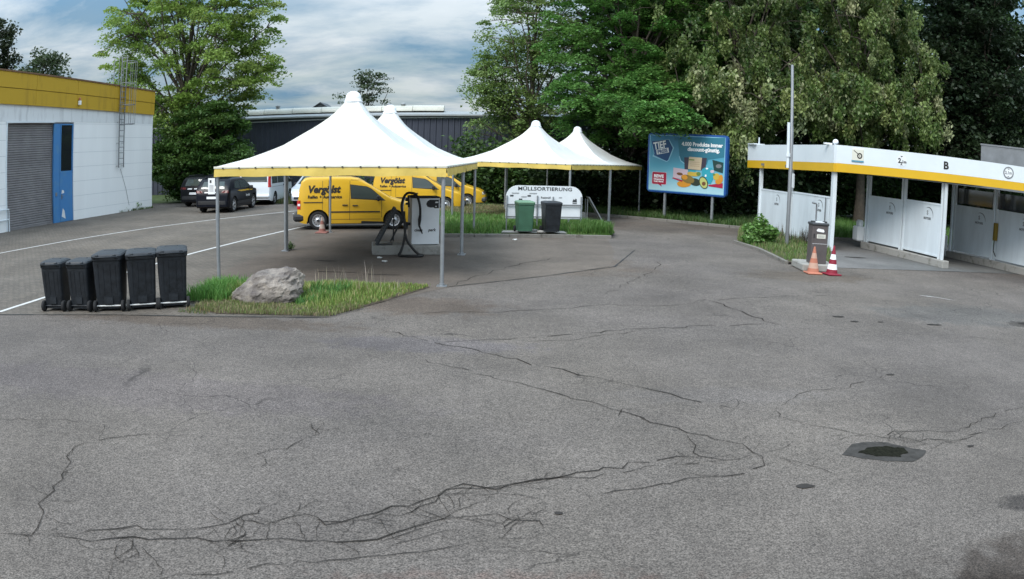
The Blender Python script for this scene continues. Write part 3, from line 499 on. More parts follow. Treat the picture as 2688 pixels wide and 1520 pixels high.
def tentpos(o,a,i):
    e=Vector((math.cos(a),math.sin(a))); n=Vector((-math.sin(a),math.cos(a))); p=Vector(o)+e*2.465+n*(2.465+4.97*i); return (p.x,p.y,0)
G_='white peaked tents with yellow valances'
t1=make_tent('nearest and largest-looking white peaked tent, by the boulder and grass'); t1['group']=G_
t1.location=tentpos((-6.291,15.045),-.0108,0); t1.rotation_euler=(0,0,-.0108)
dup(t1,tentpos((-6.291,15.045),-.0108,1),-.0108,'white peaked tent directly behind the nearest one, over the yellow van',G_)
dup(t1,tentpos((-2.478,29.76),-.425,0),-.425,'white peaked tent standing behind the white recycling sign board',G_)
dup(t1,tentpos((-2.478,29.76),-.425,1),-.425,'farthest white peaked tent, next to the blue billboard under the trees',G_)
# info sheet on front-left pole
b=MB(); b.box((0,0,0),(.16,.012,.34)); b.box((-.02,-.008,.10),(.04,.004,.06),mi=1)
for k in range(6): b.box((0,-.008,.02-k*.025),(.10,.003,.006),mi=2)
o=b.build('notice_sheet',['white','dgrey','steel']); o.location=(-6.36,15.02,2.0); o['label']='white notice sheet fixed to the front-left pole of the nearest tent'; o['category']='notice'
# ================================================================== CAR WASH (right)
cw=thing('car_wash','open self-service car wash with white and yellow fascia and white partition panels','car wash',(0,0,0))
W0=Vector((10.89,24.29)); e1=Vector((.669,-.743)).normalized(); n1=Vector((-e1.y,e1.x))*-1; e2=Vector((-.083,.9966)).normalized(); n2=Vector((-e2.y,e2.x))
if n1.x>0: n1=-n1
if n2.x>0: n2=-n2
dback=Vector((-.13,.9915))
def band(e,n,s0,s1,f0,f1,off,th,name,m,org=W0):
    b=MB(); P=lambda s,z,o:(org.x+e.x*s+n.x*o,org.y+e.y*s+n.y*o,z)
    z=[f0(s0),f0(s1),f1(s1),f1(s0)]; V=[P(s0,z[0],off),P(s1,z[1],off),P(s1,z[2],off),P(s0,z[3],off),P(s0,z[0],off-th),P(s1,z[1],off-th),P(s1,z[2],off-th),P(s0,z[3],off-th)]
    b.add(V,[(0,1,2,3),(7,6,5,4),(0,4,5,1),(3,2,6,7),(0,3,7,4),(1,5,6,2)]); return b.build(name,m,cw)
top=lambda s:3.655-.019*s; midz=lambda s:3.03-.001*s; bot=lambda s:2.73+.007*s
band(e1,n1,.0,13,midz,top,.16,.12,'fascia','wash_white'); band(e1,n1,.0,13,bot,lambda s:midz(s)-.003,.163,.123,'yellow_stripe','yellow_stripe')
t2=lambda s:3.64-.003*s; m2=lambda s:3.02-.009*s; b2_=lambda s:2.72-.012*s
band(e2,n2,-.20,7.85,m2,t2,.16,.12,'fascia','wash_white'); band(e2,n2,-.20,7.85,b2_,lambda s:m2(s)-.003,.163,.123,'yellow_stripe','yellow_stripe')
A=W0+n1*.0; Bq=W0+e1*13; Cq=Bq+dback*14; Dq=W0+e2*7.8
b=MB(); b.prism([tuple(A+n1*.03),tuple(Bq+n1*.03),tuple(Cq),tuple(Dq+n2*.03)],2.95,3.35); b.build('roof','dgrey',cw)
for s in (0.4,2.6,4.4,6.6,8.8,11): 
    b=MB(); p=W0+e1*s; q=p+dback*6.3; b.tube([(p.x,p.y,2.86),(q.x,q.y,2.86)],.05,4); b.build('roof_beam','steel',cw)
for k in (1.5,3.8,6.0):
    b=MB(); p=W0+dback*k; q=p+Vector((12,-.5)); b.box(((p.x+q.x)/2,(p.y+q.y)/2,2.80),(12,.08,.10),math.atan2(-.5,12)); b.build('roof_beam','steel',cw)
def post(x,y,z0,z1,wd=.10,dp=.12,m='wash_white',rz=0): 
    b=MB(); b.box((x,y,(z0+z1)/2),(wd,dp,z1-z0),rz,bev=.006); return b.build('post',m,cw)
def logo(fn,u,z,s,parent):
    b=MB(); V,F=text2d('S',.19*s,bold=.006); b.mapped(V,F,lambda a,c:fn(u+a,z+c+.02)); b.build('logo_letter','steel',parent); b=MB(); V,F=text2d('MOTORS',.10*s,bold=.006); b.mapped(V,F,lambda a,c:fn(u+a,z+c-.14*s)); b.build('logo_word','steel',parent); b=MB()
    P=[]; 
    for k in range(13):
        a=math.radians(112-k*118/12); P.append((a,.30*s,(.30+.035*math.sin(math.pi*k/12))*s))
    for k in range(12):
        a0,r0,R0=P[k]; a1,r1,R1=P[k+1]; cx,cz=u+.02,z-.05; q=[(cx+r0*math.cos(a0),cz+r0*math.sin(a0)),(cx+R0*math.cos(a0),cz+R0*math.sin(a0)),(cx+R1*math.cos(a1),cz+R1*math.sin(a1)),(cx+r1*math.cos(a1),cz+r1*math.sin(a1))]
        b.add([fn(*p) for p in q],[(0,1,2,3)])
    b.build('logo_arc','steel',parent)
def panel(p,q,z0,z1,logo_u=.62,side=-1,th=.04,name='panel'):
    p=Vector(p);q=Vector(q); e=(q-p).normalized(); L=(q-p).length; n=Vector((-e.y,e.x)); 
    if n.x*side<0: n=-n
    ang=math.atan2(e.y,e.x); c=(p+q)/2; b=MB(); b.box((c.x,c.y,(z0+z1)/2),(L,th,z1-z0),ang,bev=.008)
    for zz in (z0+.03,z1-.02): b.box((c.x,c.y,zz),(L+.02,th+.03,.06),ang)
    o=b.build(name,'panel',cw); 
    if n.x<0 and logo_u is not None:
        right=e if (e.cross(n) if False else (e.x*n.y-e.y*n.x))>0 else -e
        # reading direction as seen from the side the normal points to
        rd=Vector((-n.y,n.x)); org=c
        fn=lambda u,z:(org.x+rd.x*u+n.x*(th/2+.006),org.y+rd.y*u+n.y*(th/2+.006),z)
        logo(fn,logo_u,z1-.42,1.0,o)
    return o
PL=lambda s:(W0.x+e2.x*s+.0,W0.y+e2.y*s)
panel(PL(.25),PL(3.35),.05,1.84,.75); panel(PL(3.7),PL(6.65),.05,1.78,.35)
for s,wd in ((0.0,.22),(3.55,.18),(6.6,.16)): 
    x,y=PL(s); post(x,y,0,2.72,.14,wd,rz=0)
x,y=PL(3.3); b=MB(); b.box((x-.1,y-.1,2.25),(.12,.16,.55),bev=.02); b.build('control_box','wash_white',cw)
for s_,h_ in ((.42,1.8),(3.5,2.6)): b=MB(); x,y=PL(s_); b.tube([(x-.08,y,.1),(x-.08,y,h_)],.022,6); b.build('pipe','steel',cw)
# partitions with kerbs
def partition(fr,mid,bk,label,dark_top=False):
    fr=Vector(fr);mid=Vector(mid);bk=Vector(bk); e=(bk-fr).normalized(); ang=math.atan2(e.y,e.x); c=(fr+bk)/2; L=(bk-fr).length
    b=MB(); b.box((c.x,c.y,.115),(L+.5,.30,.25),ang,bev=.02); b.build('plinth','concrete',cw)
    for p in (fr,mid,bk):
        f=(p-fr).length; q=p
        post(q.x-.0,q.y,.24,2.72+.0,.10,.08,rz=ang); q2=p+e*.17; post(q2.x,q2.y,.24,2.72,.09,.08,rz=ang)
    panel(tuple(fr+e*.22),tuple(mid-e*.05),.30,2.02,.3); panel(tuple(mid+e*.22),tuple(bk-e*.05),.30,1.98,.3)
    if dark_top:
        for a,c_ in ((fr+e*.22,mid-e*.05),(mid+e*.22,bk-e*.05)):
            m_=(a+c_)/2; b=MB(); b.box((m_.x,m_.y,2.33),((c_-a).length,.02,.55),ang); b.build('upper_pane','darkglass',cw)
partition((13.77,21.15),(13.45,23.45),(13.05,25.6),'')
partition((17.25,19.6),(16.82,22.05),(16.25,24.2),'',True)
partition((20.6,17.9),(20.2,20.4),(19.7,22.6),'',True)
for x,y in ((12.85,26.0),(16.0,24.7)):
    b=MB(); b.box((x,y,.52),(.34,.5,.55),bev=.05); b.box((x+.02,y,.9),(.2,.36,.25),bev=.06); b.build('brush_holder','wall_dirty',cw)
b=MB(); b.box((16.72,21.95,1.25),(.16,.12,.62),bev=.01); b.tube([(16.65,21.9,.95),(16.6,21.85,.6),(16.7,21.8,.4)],.02,6,mi=1); b.build('control_panel',['mustard','hose'],cw)
# fascia signs
FP=lambda s,z,o=.166:(W0.x+e1.x*s+n1.x*o,W0.y+e1.y*s+n1.y*o,z)
def fbox(b,s,z,ws,hz,mi=0,o0=.162,o1=.19):
    V=[FP(s-ws/2,z-hz/2,o1),FP(s+ws/2,z-hz/2,o1),FP(s+ws/2,z+hz/2,o1),FP(s-ws/2,z+hz/2,o1),FP(s-ws/2,z-hz/2,o0),FP(s+ws/2,z-hz/2,o0),FP(s+ws/2,z+hz/2,o0),FP(s-ws/2,z+hz/2,o0)]
    b.add(V,[(0,1,2,3),(7,6,5,4),(0,4,5,1),(3,2,6,7),(0,3,7,4),(1,5,6,2)],mi)
def ring(b,s,z,r0,r1,o,mi,n=24,sx=1.0):
    for k in range(n):
        a0=2*math.pi*k/n;a1=2*math.pi*(k+1)/n; b.add([FP(s+sx*r0*math.cos(a0),z+r0*math.sin(a0),o),FP(s+sx*r1*math.cos(a0),z+r1*math.sin(a0),o),FP(s+sx*r1*math.cos(a1),z+r1*math.sin(a1),o),FP(s+sx*r0*math.cos(a1),z+r0*math.sin(a1),o)],[(0,1,2,3)],mi)
M['blueprint']=mat('blue_print',(.10,.30,.42),.5); M['cream']=mat('cream_print',(.70,.69,.60),.5)
b=MB(); fbox(b,.96,3.36,.44,.38,0); fbox(b,.96,3.15,.46,.05,1); ring(b,1.04,3.33,.055,.10,.193,2); ring(b,1.04,3.33,0,.02,.193,2)
b.add([FP(.80,3.50,.193),FP(.82,3.515,.193),FP(.97,3.41,.193),FP(.955,3.39,.193)],[(0,1,2,3)],2); b.build('lance_sign',['cream','blueprint','black'],cw)
b=MB(); ring(b,2.62,3.30,0,.20,.168,0); V,F=text2d('2,',.22,bold=.008); b.mapped(V,F,lambda a,c:FP(2.57+a,3.22+c,.172),1); V,F=text2d('1m',.13,bold=.006); b.mapped(V,F,lambda a,c:FP(2.72+a,3.22+c,.172),1)
for zz,sg in ((3.45,-1),(3.15,1)): b.add([FP(2.57,zz,.172),FP(2.67,zz,.172),FP(2.62,zz+.04*sg,.172)],[(0,1,2)],1)
b.build('height_sign',['sign','black'],cw)
b=MB(); V,F=text2d('B',.34,bold=.012); b.mapped(V,F,lambda a,c:FP(4.27+a,3.17+c,.168)); b.build('bay_letter','black',cw)
b=MB(); ring(b,6.55,3.28,0,.19,.167,0); ring(b,6.55,3.28,.15,.19,.170,1); V,F=text2d('2,1m',.13,bold=.004); b.mapped(V,F,lambda a,c:FP(6.55+a,3.24+c,.172),1)
for zz,sg in ((3.41,-1),(3.15,1)): b.add([FP(6.5,zz,.172),FP(6.6,zz,.172),FP(6.55,zz+.03*sg,.172)],[(0,1,2)],1)
b.build('height_sign',['sign','steel'],cw)
# roof screen on the right and small roof items
b=MB(); p0=W0+e1*5.45-n1*.25; p1=W0+e1*9.4-n1*.25; c=(p0+p1)/2; b.box((c.x,c.y,3.75),((p1-p0).length,.08,.68),math.atan2(e1.y,e1.x)); b.box((c.x,c.y,4.10),((p1-p0).length+.05,.12,.05),math.atan2(e1.y,e1.x)); b.build('roof_screen','steel',cw)
b=MB(); x,y=W0.x+.05,W0.y+.1; b.lathe([(.05,3.62),(.05,3.68),(.10,3.70),(.11,3.76),(.08,3.83),(0,3.86)],14,(x,y,0)); b.box((x-.25,y+.12,3.68),(.3,.12,.06)); b.build('camera_dome','cap',cw)
b=MB(); x,y=PL(7.3); b.box((x,y,3.66),(.5,.9,.05)); b.tube([(x,y-.4,3.6),(x,y-.4,3.95)],.03,6); b.build('roof_bracket','wash_white',cw)
# ================================================================== VEHICLES (local: x forward from the rear bumper, y left, z up)
def make_vehicle(name,label,cat,sp):
    t=thing(name,label,cat); pr=sp['prof']; W=sp['w']; Lg=pr[-1][0]; belt=sp['belt']; H=max(z for _,z in pr); px=[p[0] for p in pr]; pz=[p[1] for p in pr]
    zt=lambda x:float(np.interp(x,px,pz)); rr=sp.get('rr',.35); rf=sp.get('rf',.55)
    def plan(x):
        k=1.0
        if x<rr: u=(rr-x)/rr; k-=sp.get('kr',.13)*u**2.6
        if x>Lg-rf: u=(x-(Lg-rf))/rf; k-=sp.get('kf',.24)*u**2.2
        return k
    def zb(x): 
        return .22+ .06*max(0,(x-(Lg-.3))/.3)+.08*max(0,(.25-x)/.25)
    def half(x,z):
        wb=W/2*plan(x); y=wb; 
        if z>belt: y-=wb*sp.get('tum',.14)*((z-belt)/(H-belt))**1.3
        if z<.55: y-=.035*((.55-z)/.35)**2
        y+=.0
        z1=zt(x); r=.085; d=z-(z1-r)
        if d>0: y-=r-math.sqrt(max(0,r*r-min(d,r)**2))
        return max(y,.02)
    def top(x,y): return zt(x)-.035*(abs(y)/(W/2))**2.2
    xs=[0.0]; 
    for i in range(len(pr)-1):
        a=Vector(pr[i]);c=Vector(pr[i+1]); n=max(1,int((c-a).length/.07))
        for k in range(1,n+1): xs.append(a.x+(c.x-a.x)*k/n)
    b=MB(); V=[]; NS=18; rings=[]
    for x in xs:
        z0=zb(x); z1=zt(x); zz=[z0+(z1-.085-z0)*k/NS for k in range(NS+1)]+[z1-.06,z1-.04,z1-.02,z1-.006]
        side=[(half(x,z),z) for z in zz]; hw=side[-1][0]
        R=[(x,y,min(z,top(x,y)+.02)) for y,z in side]; M_=7
        ring=[(x,y,z) for _,y,z in R]+[(x,hw*(1-2*k/M_),top(x,hw*(1-2*k/M_))) for k in range(1,M_)]+[(x,-y,z) for _,y,z in reversed(R)]
        rings.append(ring)
    n=len(rings[0])
    for r in rings: V+=r
    F=[]
    for i in range(len(rings)-1):
        for k in range(n): F.append((i*n+k,i*n+(k+1)%n,(i+1)*n+(k+1)%n,(i+1)*n+k))
    F+=[tuple(range(n)),tuple(range(len(V)-1,len(V)-n-1,-1))]
    b.add(V,F,sm=True); body=b.build('body',[sp['paint'],'trim'],t)
    # wheel arches cut from the body
    wr=sp['wr']; cb=MB()
    for wx in sp['wx']: 
        for s in(-1,1): cb.lathe([(wr*1.17,s*(W/2+.1)),(wr*1.17,s*(W/2-.27))],28,(wx,0,wr*1.02),axis='Y')
    cut=cb.build('cut','trim'); md=body.modifiers.new('b','BOOLEAN'); md.operation='DIFFERENCE'; md.object=cut; md.solver='EXACT'
    dg=bpy.context.evaluated_depsgraph_get(); me=bpy.data.meshes.new_from_object(body.evaluated_get(dg)); body.modifiers.clear(); body.data=me; bpy.data.objects.remove(cut)
    me.materials.clear(); me.materials.append(M[sp['paint']]); me.materials.append(M['trim'])
    for p in me.polygons:
        c=p.center; p.material_index=0
        for wx in sp['wx']:
            if (c.x-wx)**2+(c.z-wr*1.02)**2<(wr*1.165)**2 and abs(c.y)<W/2+.1 and c.z<wr*2.3 and not(abs(p.normal.y)>.6 and abs(c.y)>W/2-.12): p.material_index=1
        if c.z<.26 or p.normal.z<-.8: p.material_index=1
    me.set_sharp_from_angle(angle=math.radians(38))
    # surface mappers
    sd=lambda s,o=.006:(lambda x,z:(x,s*(half(x,z)+o),z))
    def xs_end(y,z,front,o):
        rng=np.arange(0,Lg/2,.008) if not front else np.arange(Lg,Lg/2,-.008)
        for x in rng:
            if zt(x)-.035*(abs(y)/(W/2))**2.2>=z and half(x,z)>=abs(y): return x-(o if not front else -o)
        return rng[-1]
    en=lambda front,o=.010:(lambda y,z:(xs_end(y,z,front,o),y,z))
    def patch(b,poly,fn,nz=8,nx=10,mi=0):
        zs=[p[1] for p in poly]; z0,z1=min(zs)+1e-4,max(zs)-1e-4; V=[];F=[]
        for j in range(nz+1):
            z=z0+(z1-z0)*j/nz; X=[]
            for i in range(len(poly)):
                a=poly[i];c=poly[(i+1)%len(poly)]
                if (a[1]-z)*(c[1]-z)<=0 and a[1]!=c[1]: X.append(a[0]+(c[0]-a[0])*(z-a[1])/(c[1]-a[1]))
            for k in range(nx+1): V.append(fn(min(X)+(max(X)-min(X))*k/nx,z))
        for j in range(nz):
            for k in range(nx): F.append((j*(nx+1)+k,j*(nx+1)+k+1,(j+1)*(nx+1)+k+1,(j+1)*(nx+1)+k))
        b.add(V,F,mi,True)
    def rect(x0,x1,z0,z1): return [(x0,z0),(x1,z0),(x1,z1),(x0,z1)]
    def P(name,polys,fn,m,par=None,**k):
        b=MB()
        for po in polys: patch(b,po,fn,**k)
        return b.build(name,m,par or t)
    def grow(poly,d):
        cx=sum(p[0] for p in poly)/len(poly); cz=sum(p[1] for p in poly)/len(poly)
        return [(cx+(x-cx)*(1+d/max(.05,abs(x-cx))) if abs(x-cx)>.05 else x, cz+(z-cz)*(1+d/max(.05,abs(z-cz))) if abs(z-cz)>.05 else z) for x,z in poly]
    for s in(-1,1):
        for po in sp['windows'][s if s in sp['windows'] else 0]:
            fr=P('window_frame',[grow(po,.025)],sd(s,.004),'trim'); P('window',[po],sd(s,.009),'glass',fr)
        for r_ in sp.get('strips',[]): P('side_strip',[rect(*r_)],sd(s,.016),'trim',nz=1,nx=20)
        for (x,z) in sp.get('handles',[]):
            b=MB(); y=s*(half(x,z)+.02); b.box((x,y,z),(.19,.035,.035),bev=.008); b.build('door_handle','trim',t)
        for x0,z0,z1 in sp.get('seams',[]): P('door_gap',[rect(x0,x0+.012,z0,z1)],sd(s,.003),'trim',nz=12,nx=1)
        for x0,x1,z0 in sp.get('hseams',[]): P('panel_gap',[rect(x0,x1,z0,z0+.012)],sd(s,.003),'trim',nz=1,nx=14)
        mx,mz=sp['mirror']; b=MB(); b.box((mx,s*(half(mx,mz)+.12),mz),(.12,.2,.19),bev=.035); b.build('mirror','trim',t)
        for (x0,x1,z0,z1) in sp.get('sidelamp',[]): 
            q=P('tail_lamp',[rect(x0,x1,z0,z1)],sd(s,.012),'redlamp'); P('reversing_lens',[rect(x0+.02,x1-.01,z0+(z1-z0)*.38,z0+(z1-z0)*.62)],sd(s,.017),'clearlamp',q)
        for wx in sp['wx']:
            w_=MB(); yo=s*(W/2-.02); yi=s*(W/2-.24); tr=[(wr*.66,yi),(wr*.94,yi),(wr,yi+s*.03),(wr,yo-s*.035),(wr*.95,yo-s*.008),(wr*.72,yo),(wr*.66,yo-s*.02)]
            wo=thing('wheel','x','x',(wx,0,wr)); del wo['label']; del wo['category']; wo.parent=t
            w_.lathe([(wr*.64,yi)]+tr[1:]+[(wr*.64,yi)],32,axis='Y',cap=False); w_.build('tyre','tyre',wo)
            r=MB(); r.lathe([(wr*.68,yo-s*.03),(wr*.66,yo-s*.012),(wr*.60,yo-s*.03),(wr*.5,yo-s*.05),(wr*.3,yo-s*.028),(wr*.16,yo-s*.02),(wr*.15,yo-s*.005),(0,yo-s*.0)],32,axis='Y',mi=0,cap=False)
            nsp=sp.get('spokes',12)
            for k in range(nsp):
                a=2*math.pi*k/nsp; rad=wr*.47; c=(rad*math.cos(a),yo-s*.036,rad*math.sin(a)); ll=wr*(.11 if nsp>8 else .26); r.box(c,(ll,.02,wr*.09 if nsp>8 else wr*.17),mi=1,ry=-a)
            r.lathe([(wr*.15,yo-s*.002),(wr*.0,yo+s*.003)],16,axis='Y',mi=1)
            r.build('rim',[sp.get('rim','rim'),'rimdark'],wo)
    # screens
    for (x0,x1,k0,k1,nm) in sp['screens']:
        b=MB(); V=[];F=[]; nn=10
        for j in range(nn+1):
            x=x0+(x1-x0)*j/nn; kk=k0+(k1-k0)*j/nn; dzdx=(zt(x+.01)-zt(x-.01))/.02; nl=math.hypot(1,dzdx); nx_,nz_=-dzdx/nl,1/nl
            for k in range(nn+1):
                y=(-1+2*k/nn)*W/2*kk; V.append((x+nx_*.010,y,top(x,y)+nz_*.010))
        for j in range(nn):
            for k in range(nn): F.append((j*(nn+1)+k,j*(nn+1)+k+1,(j+1)*(nn+1)+k+1,(j+1)*(nn+1)+k))
        b.add(V,F,sm=True); b.build(nm,'glass',t)
    for nm,fr,po,m in sp.get('ends',[]): P(nm,[po] if not isinstance(po[0][0],tuple) else po,en(fr,.012),m,nz=6,nx=12)
    for nm,c,d,m in sp.get('boxes',[]):
        b=MB(); b.box(c,d,bev=min(d)*.3); b.build(nm,m,t)
    for nm,body_,size,x,z,s,m,shear,bold,sx in sp.get('texts',[]):
        V,F=text2d(body_,size,bold=bold,shear=shear,sx=sx,align='LEFT'); b=MB()
        fn=(lambda a,c:(x+a,-(half(x+a,z+c)+.014),z+c)) if s<0 else (lambda a,c:(x-a,(half(x-a,z+c)+.014),z+c)); b.mapped(V,F,fn); b.build(nm,m,t)
    b=MB(); b.box((Lg/2,0,.26),(Lg*.8,W*.8,.14)); b.build('underbody','trim',t)
    return t
LET=[('lettering','Vergölst',.34,.38,1.30,-1,'black',.22,.015,.98),('small_lettering','Reifen',.15,.39,1.10,-1,'black',0,.0045,.92),('small_lettering','+',.15,.80,1.10,-1,'black',0,.004,.92),('small_lettering','Autoservice',.15,.93,1.10,-1,'black',0,.0045,.90),
     ('lettering','Vergölst',.34,1.64,1.30,1,'black',.22,.015,.98),('small_lettering','Reifen',.15,1.62,1.10,1,'black',0,.0045,.92),('small_lettering','+',.15,1.21,1.10,1,'black',0,.004,.92),('small_lettering','Autoservice',.15,1.08,1.10,1,'black',0,.0045,.90)]
caddy=dict(prof=[(0,.40),(.03,.9),(.08,1.4),(.15,1.68),(.26,1.79),(.45,1.825),(1.2,1.835),(1.9,1.825),(2.2,1.77),(2.5,1.615),(2.9,1.36),(3.34,1.10),(3.6,1.02),(3.95,.92),(4.18,.80),(4.30,.62),(4.36,.42)],
 w=1.78,belt=1.0,paint='yellow',wr=.325,wx=(.76,3.42),tum=.13,
 windows={0:[[(1.93,1.06),(3.10,1.03),(2.60,1.40),(2.34,1.53),(1.90,1.55)]]}, strips=[(1.14,2.93,.60,.645),(.24,.92,.945,.975)], handles=[(1.70,.86),(2.06,.84)],
 seams=[(1.12,.32,1.72),(1.86,.34,1.70),(2.98,.42,1.02),(.90,.62,1.70)], hseams=[(1.14,2.95,.36),(1.9,2.3,1.72)], mirror=(2.86,1.10), sidelamp=[(.0,.13,.72,1.03)],
 screens=[(2.42,3.30,.74,.84,'windscreen')], ends=[('rear_window',False,[(-.6,1.15),(.6,1.15),(.55,1.6),(-.55,1.6)],'glass'),('headlight',True,[(-.82,.66),(-.48,.62),(-.48,.80),(-.80,.86)],'clearlamp'),('headlight',True,[(.82,.66),(.48,.62),(.48,.80),(.80,.86)],'clearlamp'),('grille',True,[(-.4,.66),(.4,.66),(.4,.78),(-.4,.78)],'trim')],
 boxes=[('rear_bumper',(.08,0,.42),(.42,1.80,.26),'trim'),('front_bumper',(4.22,0,.40),(.30,1.66,.26),'dgrey'),('tow_hook',(-.12,0,.40),(.12,.05,.05),'chrome'),('tow_hook',(-.17,0,.46),(.05,.05,.12),'chrome'),('sill',(2.1,-.83,.25),(1.7,.06,.07),'trim')],
 texts=LET)
GV='yellow delivery vans parked behind the tents'
c1=make_vehicle('delivery_van','yellow delivery van with black lettering, nearest one, half under the tents','van',caddy); c1['group']=GV
def vplace(o,wx,ref,yaw,side,W):    # put the wheel contact (local x=wx, y=side*W/2) at the world point ref
    R=Matrix.Rotation(yaw,3,'Z'); p=Vector((ref[0],ref[1],0))-R@Vector((wx,side*(W/2-.1),0)); o.location=(p.x,p.y,ref[2] if len(ref)>2 else 0); o.rotation_euler=(0,0,yaw)
vplace(c1,.76,(-6.78,25.75),.235,-1,1.78)
c2=dup(c1,(0,0,0),0,'second yellow van, parked behind the nearest one with its nose left of the grass',GV); vplace(c2,3.42,(-3.15,34.9),.06,-1,1.78)
cad3=dict(caddy); cad3['texts']=[]; c3=make_vehicle('delivery_van','plain yellow van at the back, only its bonnet and cab showing past the others','van',cad3); c3['group']=GV; vplace(c3,3.42,(-2.35,38.1),.0,-1,1.78)
suv=dict(prof=[(0,.55),(.04,.85),(.12,1.08),(.25,1.28),(.42,1.50),(.52,1.58),(.9,1.62),(2.0,1.61),(2.45,1.52),(3.10,1.14),(3.25,1.08),(3.9,.98),(4.15,.78),(4.28,.5)],w=1.80,belt=1.0,paint='carnavy',wr=.35,wx=(.80,3.47),tum=.20,kr=.12,
 windows={0:[[(.78,1.10),(1.55,1.08),(1.55,1.47),(1.0,1.46)],[(1.62,1.08),(2.95,1.06),(2.40,1.44),(1.62,1.47)]]},strips=[(1.1,3.1,.36,.50)],handles=[(1.35,.92),(2.35,.92)],seams=[(1.58,.42,1.48),(2.72,.42,1.1)],mirror=(2.75,1.08),spokes=5,
 screens=[(2.5,3.12,.72,.84,'windscreen')],
 ends=[('rear_window',False,[(-.62,1.12),(.62,1.12),(.54,1.45),(-.54,1.45)],'glass'),('tail_lamp',False,[(-.86,.93),(-.50,.93),(-.52,1.03),(-.84,1.06)],'darklamp'),('tail_lamp',False,[(.86,.93),(.50,.93),(.52,1.03),(.84,1.06)],'darklamp'),('licence_plate',False,[(-.26,.66),(.26,.66),(.26,.77),(-.26,.77)],'plate'),('tailgate_badge',False,[(-.34,.93),(-.02,.93),(-.02,.985),(-.34,.985)],'plate'),('tailgate_badge',False,[(.12,.93),(.40,.93),(.40,.985),(.12,.985)],'plate'),('rear_bumper',False,[(-.86,.40),(.86,.40),(.86,.58),(-.86,.58)],'trim')],
 boxes=[('roof_rail',(1.5,.60,1.64),(1.7,.04,.05),'trim'),('roof_rail',(1.5,-.60,1.64),(1.7,.04,.05),'trim')],
 texts=[('lettering','Vergölst',.17,2.25,.66,-1,'plate',.15,.004,1.0)])
s1=make_vehicle('parked_suv','black SUV with a yellow stripe on its side, nearest dark car','car',suv); vplace(s1,.80,(-13.12,33.66),1.56,-1,1.80)
b=MB(); 
def hs(x,z): return -(.90*(1-.20*max(0,(z-1.0)/.61)**1.3)+.012)
for (x0,x1,z0,z1) in ((1.6,3.2,.93,1.005),): b.add([(x0,hs(x0,z0),z0),(x1,hs(x1,z0),z0),(x1+.1,hs(x1,z1),z1),(x0-.5,hs(x0,z1),z1)],[(0,1,2,3)])
o=b.build('side_stripe','yellow_stripe',s1)
est=dict(suv); est['paint']='carblack'; est['texts']=[]; est['prof']=[(0,.5),(.05,.9),(.15,1.1),(.35,1.45),(.5,1.58),(.9,1.63),(2.4,1.60),(2.8,1.5),(3.5,1.12),(4.2,1.0),(4.5,.8),(4.6,.5)]; est['wx']=(.85,3.65)
s2=make_vehicle('parked_estate','black car with roof rails behind the black SUV, against the hedge','car',est); vplace(s2,.85,(-17.5,37.9),1.50,1,1.8)
vito=dict(prof=[(0,.5),(.03,1.0),(.08,1.6),(.18,1.82),(.35,1.89),(3.2,1.88),(3.6,1.70),(4.1,1.2),(4.6,.88),(4.78,.5)],w=1.90,belt=1.05,paint='carwhite',wr=.33,wx=(.95,4.0),tum=.10,kr=.09,
 windows={0:[[(.35,1.15),(1.35,1.15),(1.35,1.66),(.38,1.66)],[(1.45,1.15),(2.6,1.15),(2.6,1.66),(1.45,1.66)],[(2.75,1.12),(3.95,1.10),(3.5,1.6),(2.75,1.66)]]},strips=[],handles=[(2.55,1.0)],seams=[(2.66,.45,1.7)],hseams=[(.3,3.6,.95)],mirror=(3.75,1.2),spokes=8,
 screens=[(3.6,4.1,.74,.84,'windscreen')],
 ends=[('rear_window',False,[(-.75,1.22),(.75,1.22),(.70,1.7),(-.70,1.7)],'glass'),('tail_lamp',False,[(-.94,.95),(-.80,.95),(-.80,1.62),(-.90,1.62)],'redlamp'),('tail_lamp',False,[(.94,.95),(.80,.95),(.80,1.62),(.90,1.62)],'redlamp'),('licence_plate',False,[(-.26,.78),(.26,.78),(.26,.89),(-.26,.89)],'plate'),('door_handle',False,[(.20,1.03),(.42,1.03),(.42,1.06),(.20,1.06)],'trim')],
 boxes=[('rear_bumper',(.02,0,.48),(.22,1.82,.18),'carwhite')])
v1=make_vehicle('parked_van','white passenger van seen from behind, right of the black SUV','van',vito); vplace(v1,.95,(-12.78,38.96),1.60,-1,1.9)
mpv=dict(prof=[(0,.5),(.05,.95),(.2,1.3),(.4,1.52),(.9,1.60),(1.9,1.60),(2.3,1.50),(3.15,1.08),(3.35,1.02),(3.9,.90),(4.12,.70),(4.22,.45)],w=1.76,belt=.98,paint='carsilver',wr=.31,wx=(.75,3.35),tum=.17,kf=.22,
 windows={0:[[(.6,1.06),(1.6,1.04),(1.6,1.45),(.8,1.45)],[(1.68,1.04),(2.95,1.03),(2.25,1.42),(1.68,1.46)]]},strips=[],handles=[(2.2,.9)],seams=[(1.64,.4,1.5)],mirror=(2.7,1.05),spokes=8,
 screens=[(2.35,3.12,.74,.86,'windscreen')],
 ends=[('headlight',True,[(-.84,.60),(-.50,.56),(-.46,.70),(-.80,.80)],'clearlamp'),('headlight',True,[(.84,.60),(.50,.56),(.46,.70),(.80,.80)],'clearlamp'),('grille',True,[(-.42,.60),(.42,.60),(.42,.64),(-.42,.64)],'chrome'),('grille',True,[(-.42,.68),(.42,.68),(.42,.71),(-.42,.71)],'chrome'),('air_intake',True,[(-.6,.34),(.6,.34),(.6,.46),(-.6,.46)],'trim'),('licence_plate',True,[(-.26,.49),(.26,.49),(.26,.58),(-.26,.58)],'plate')])
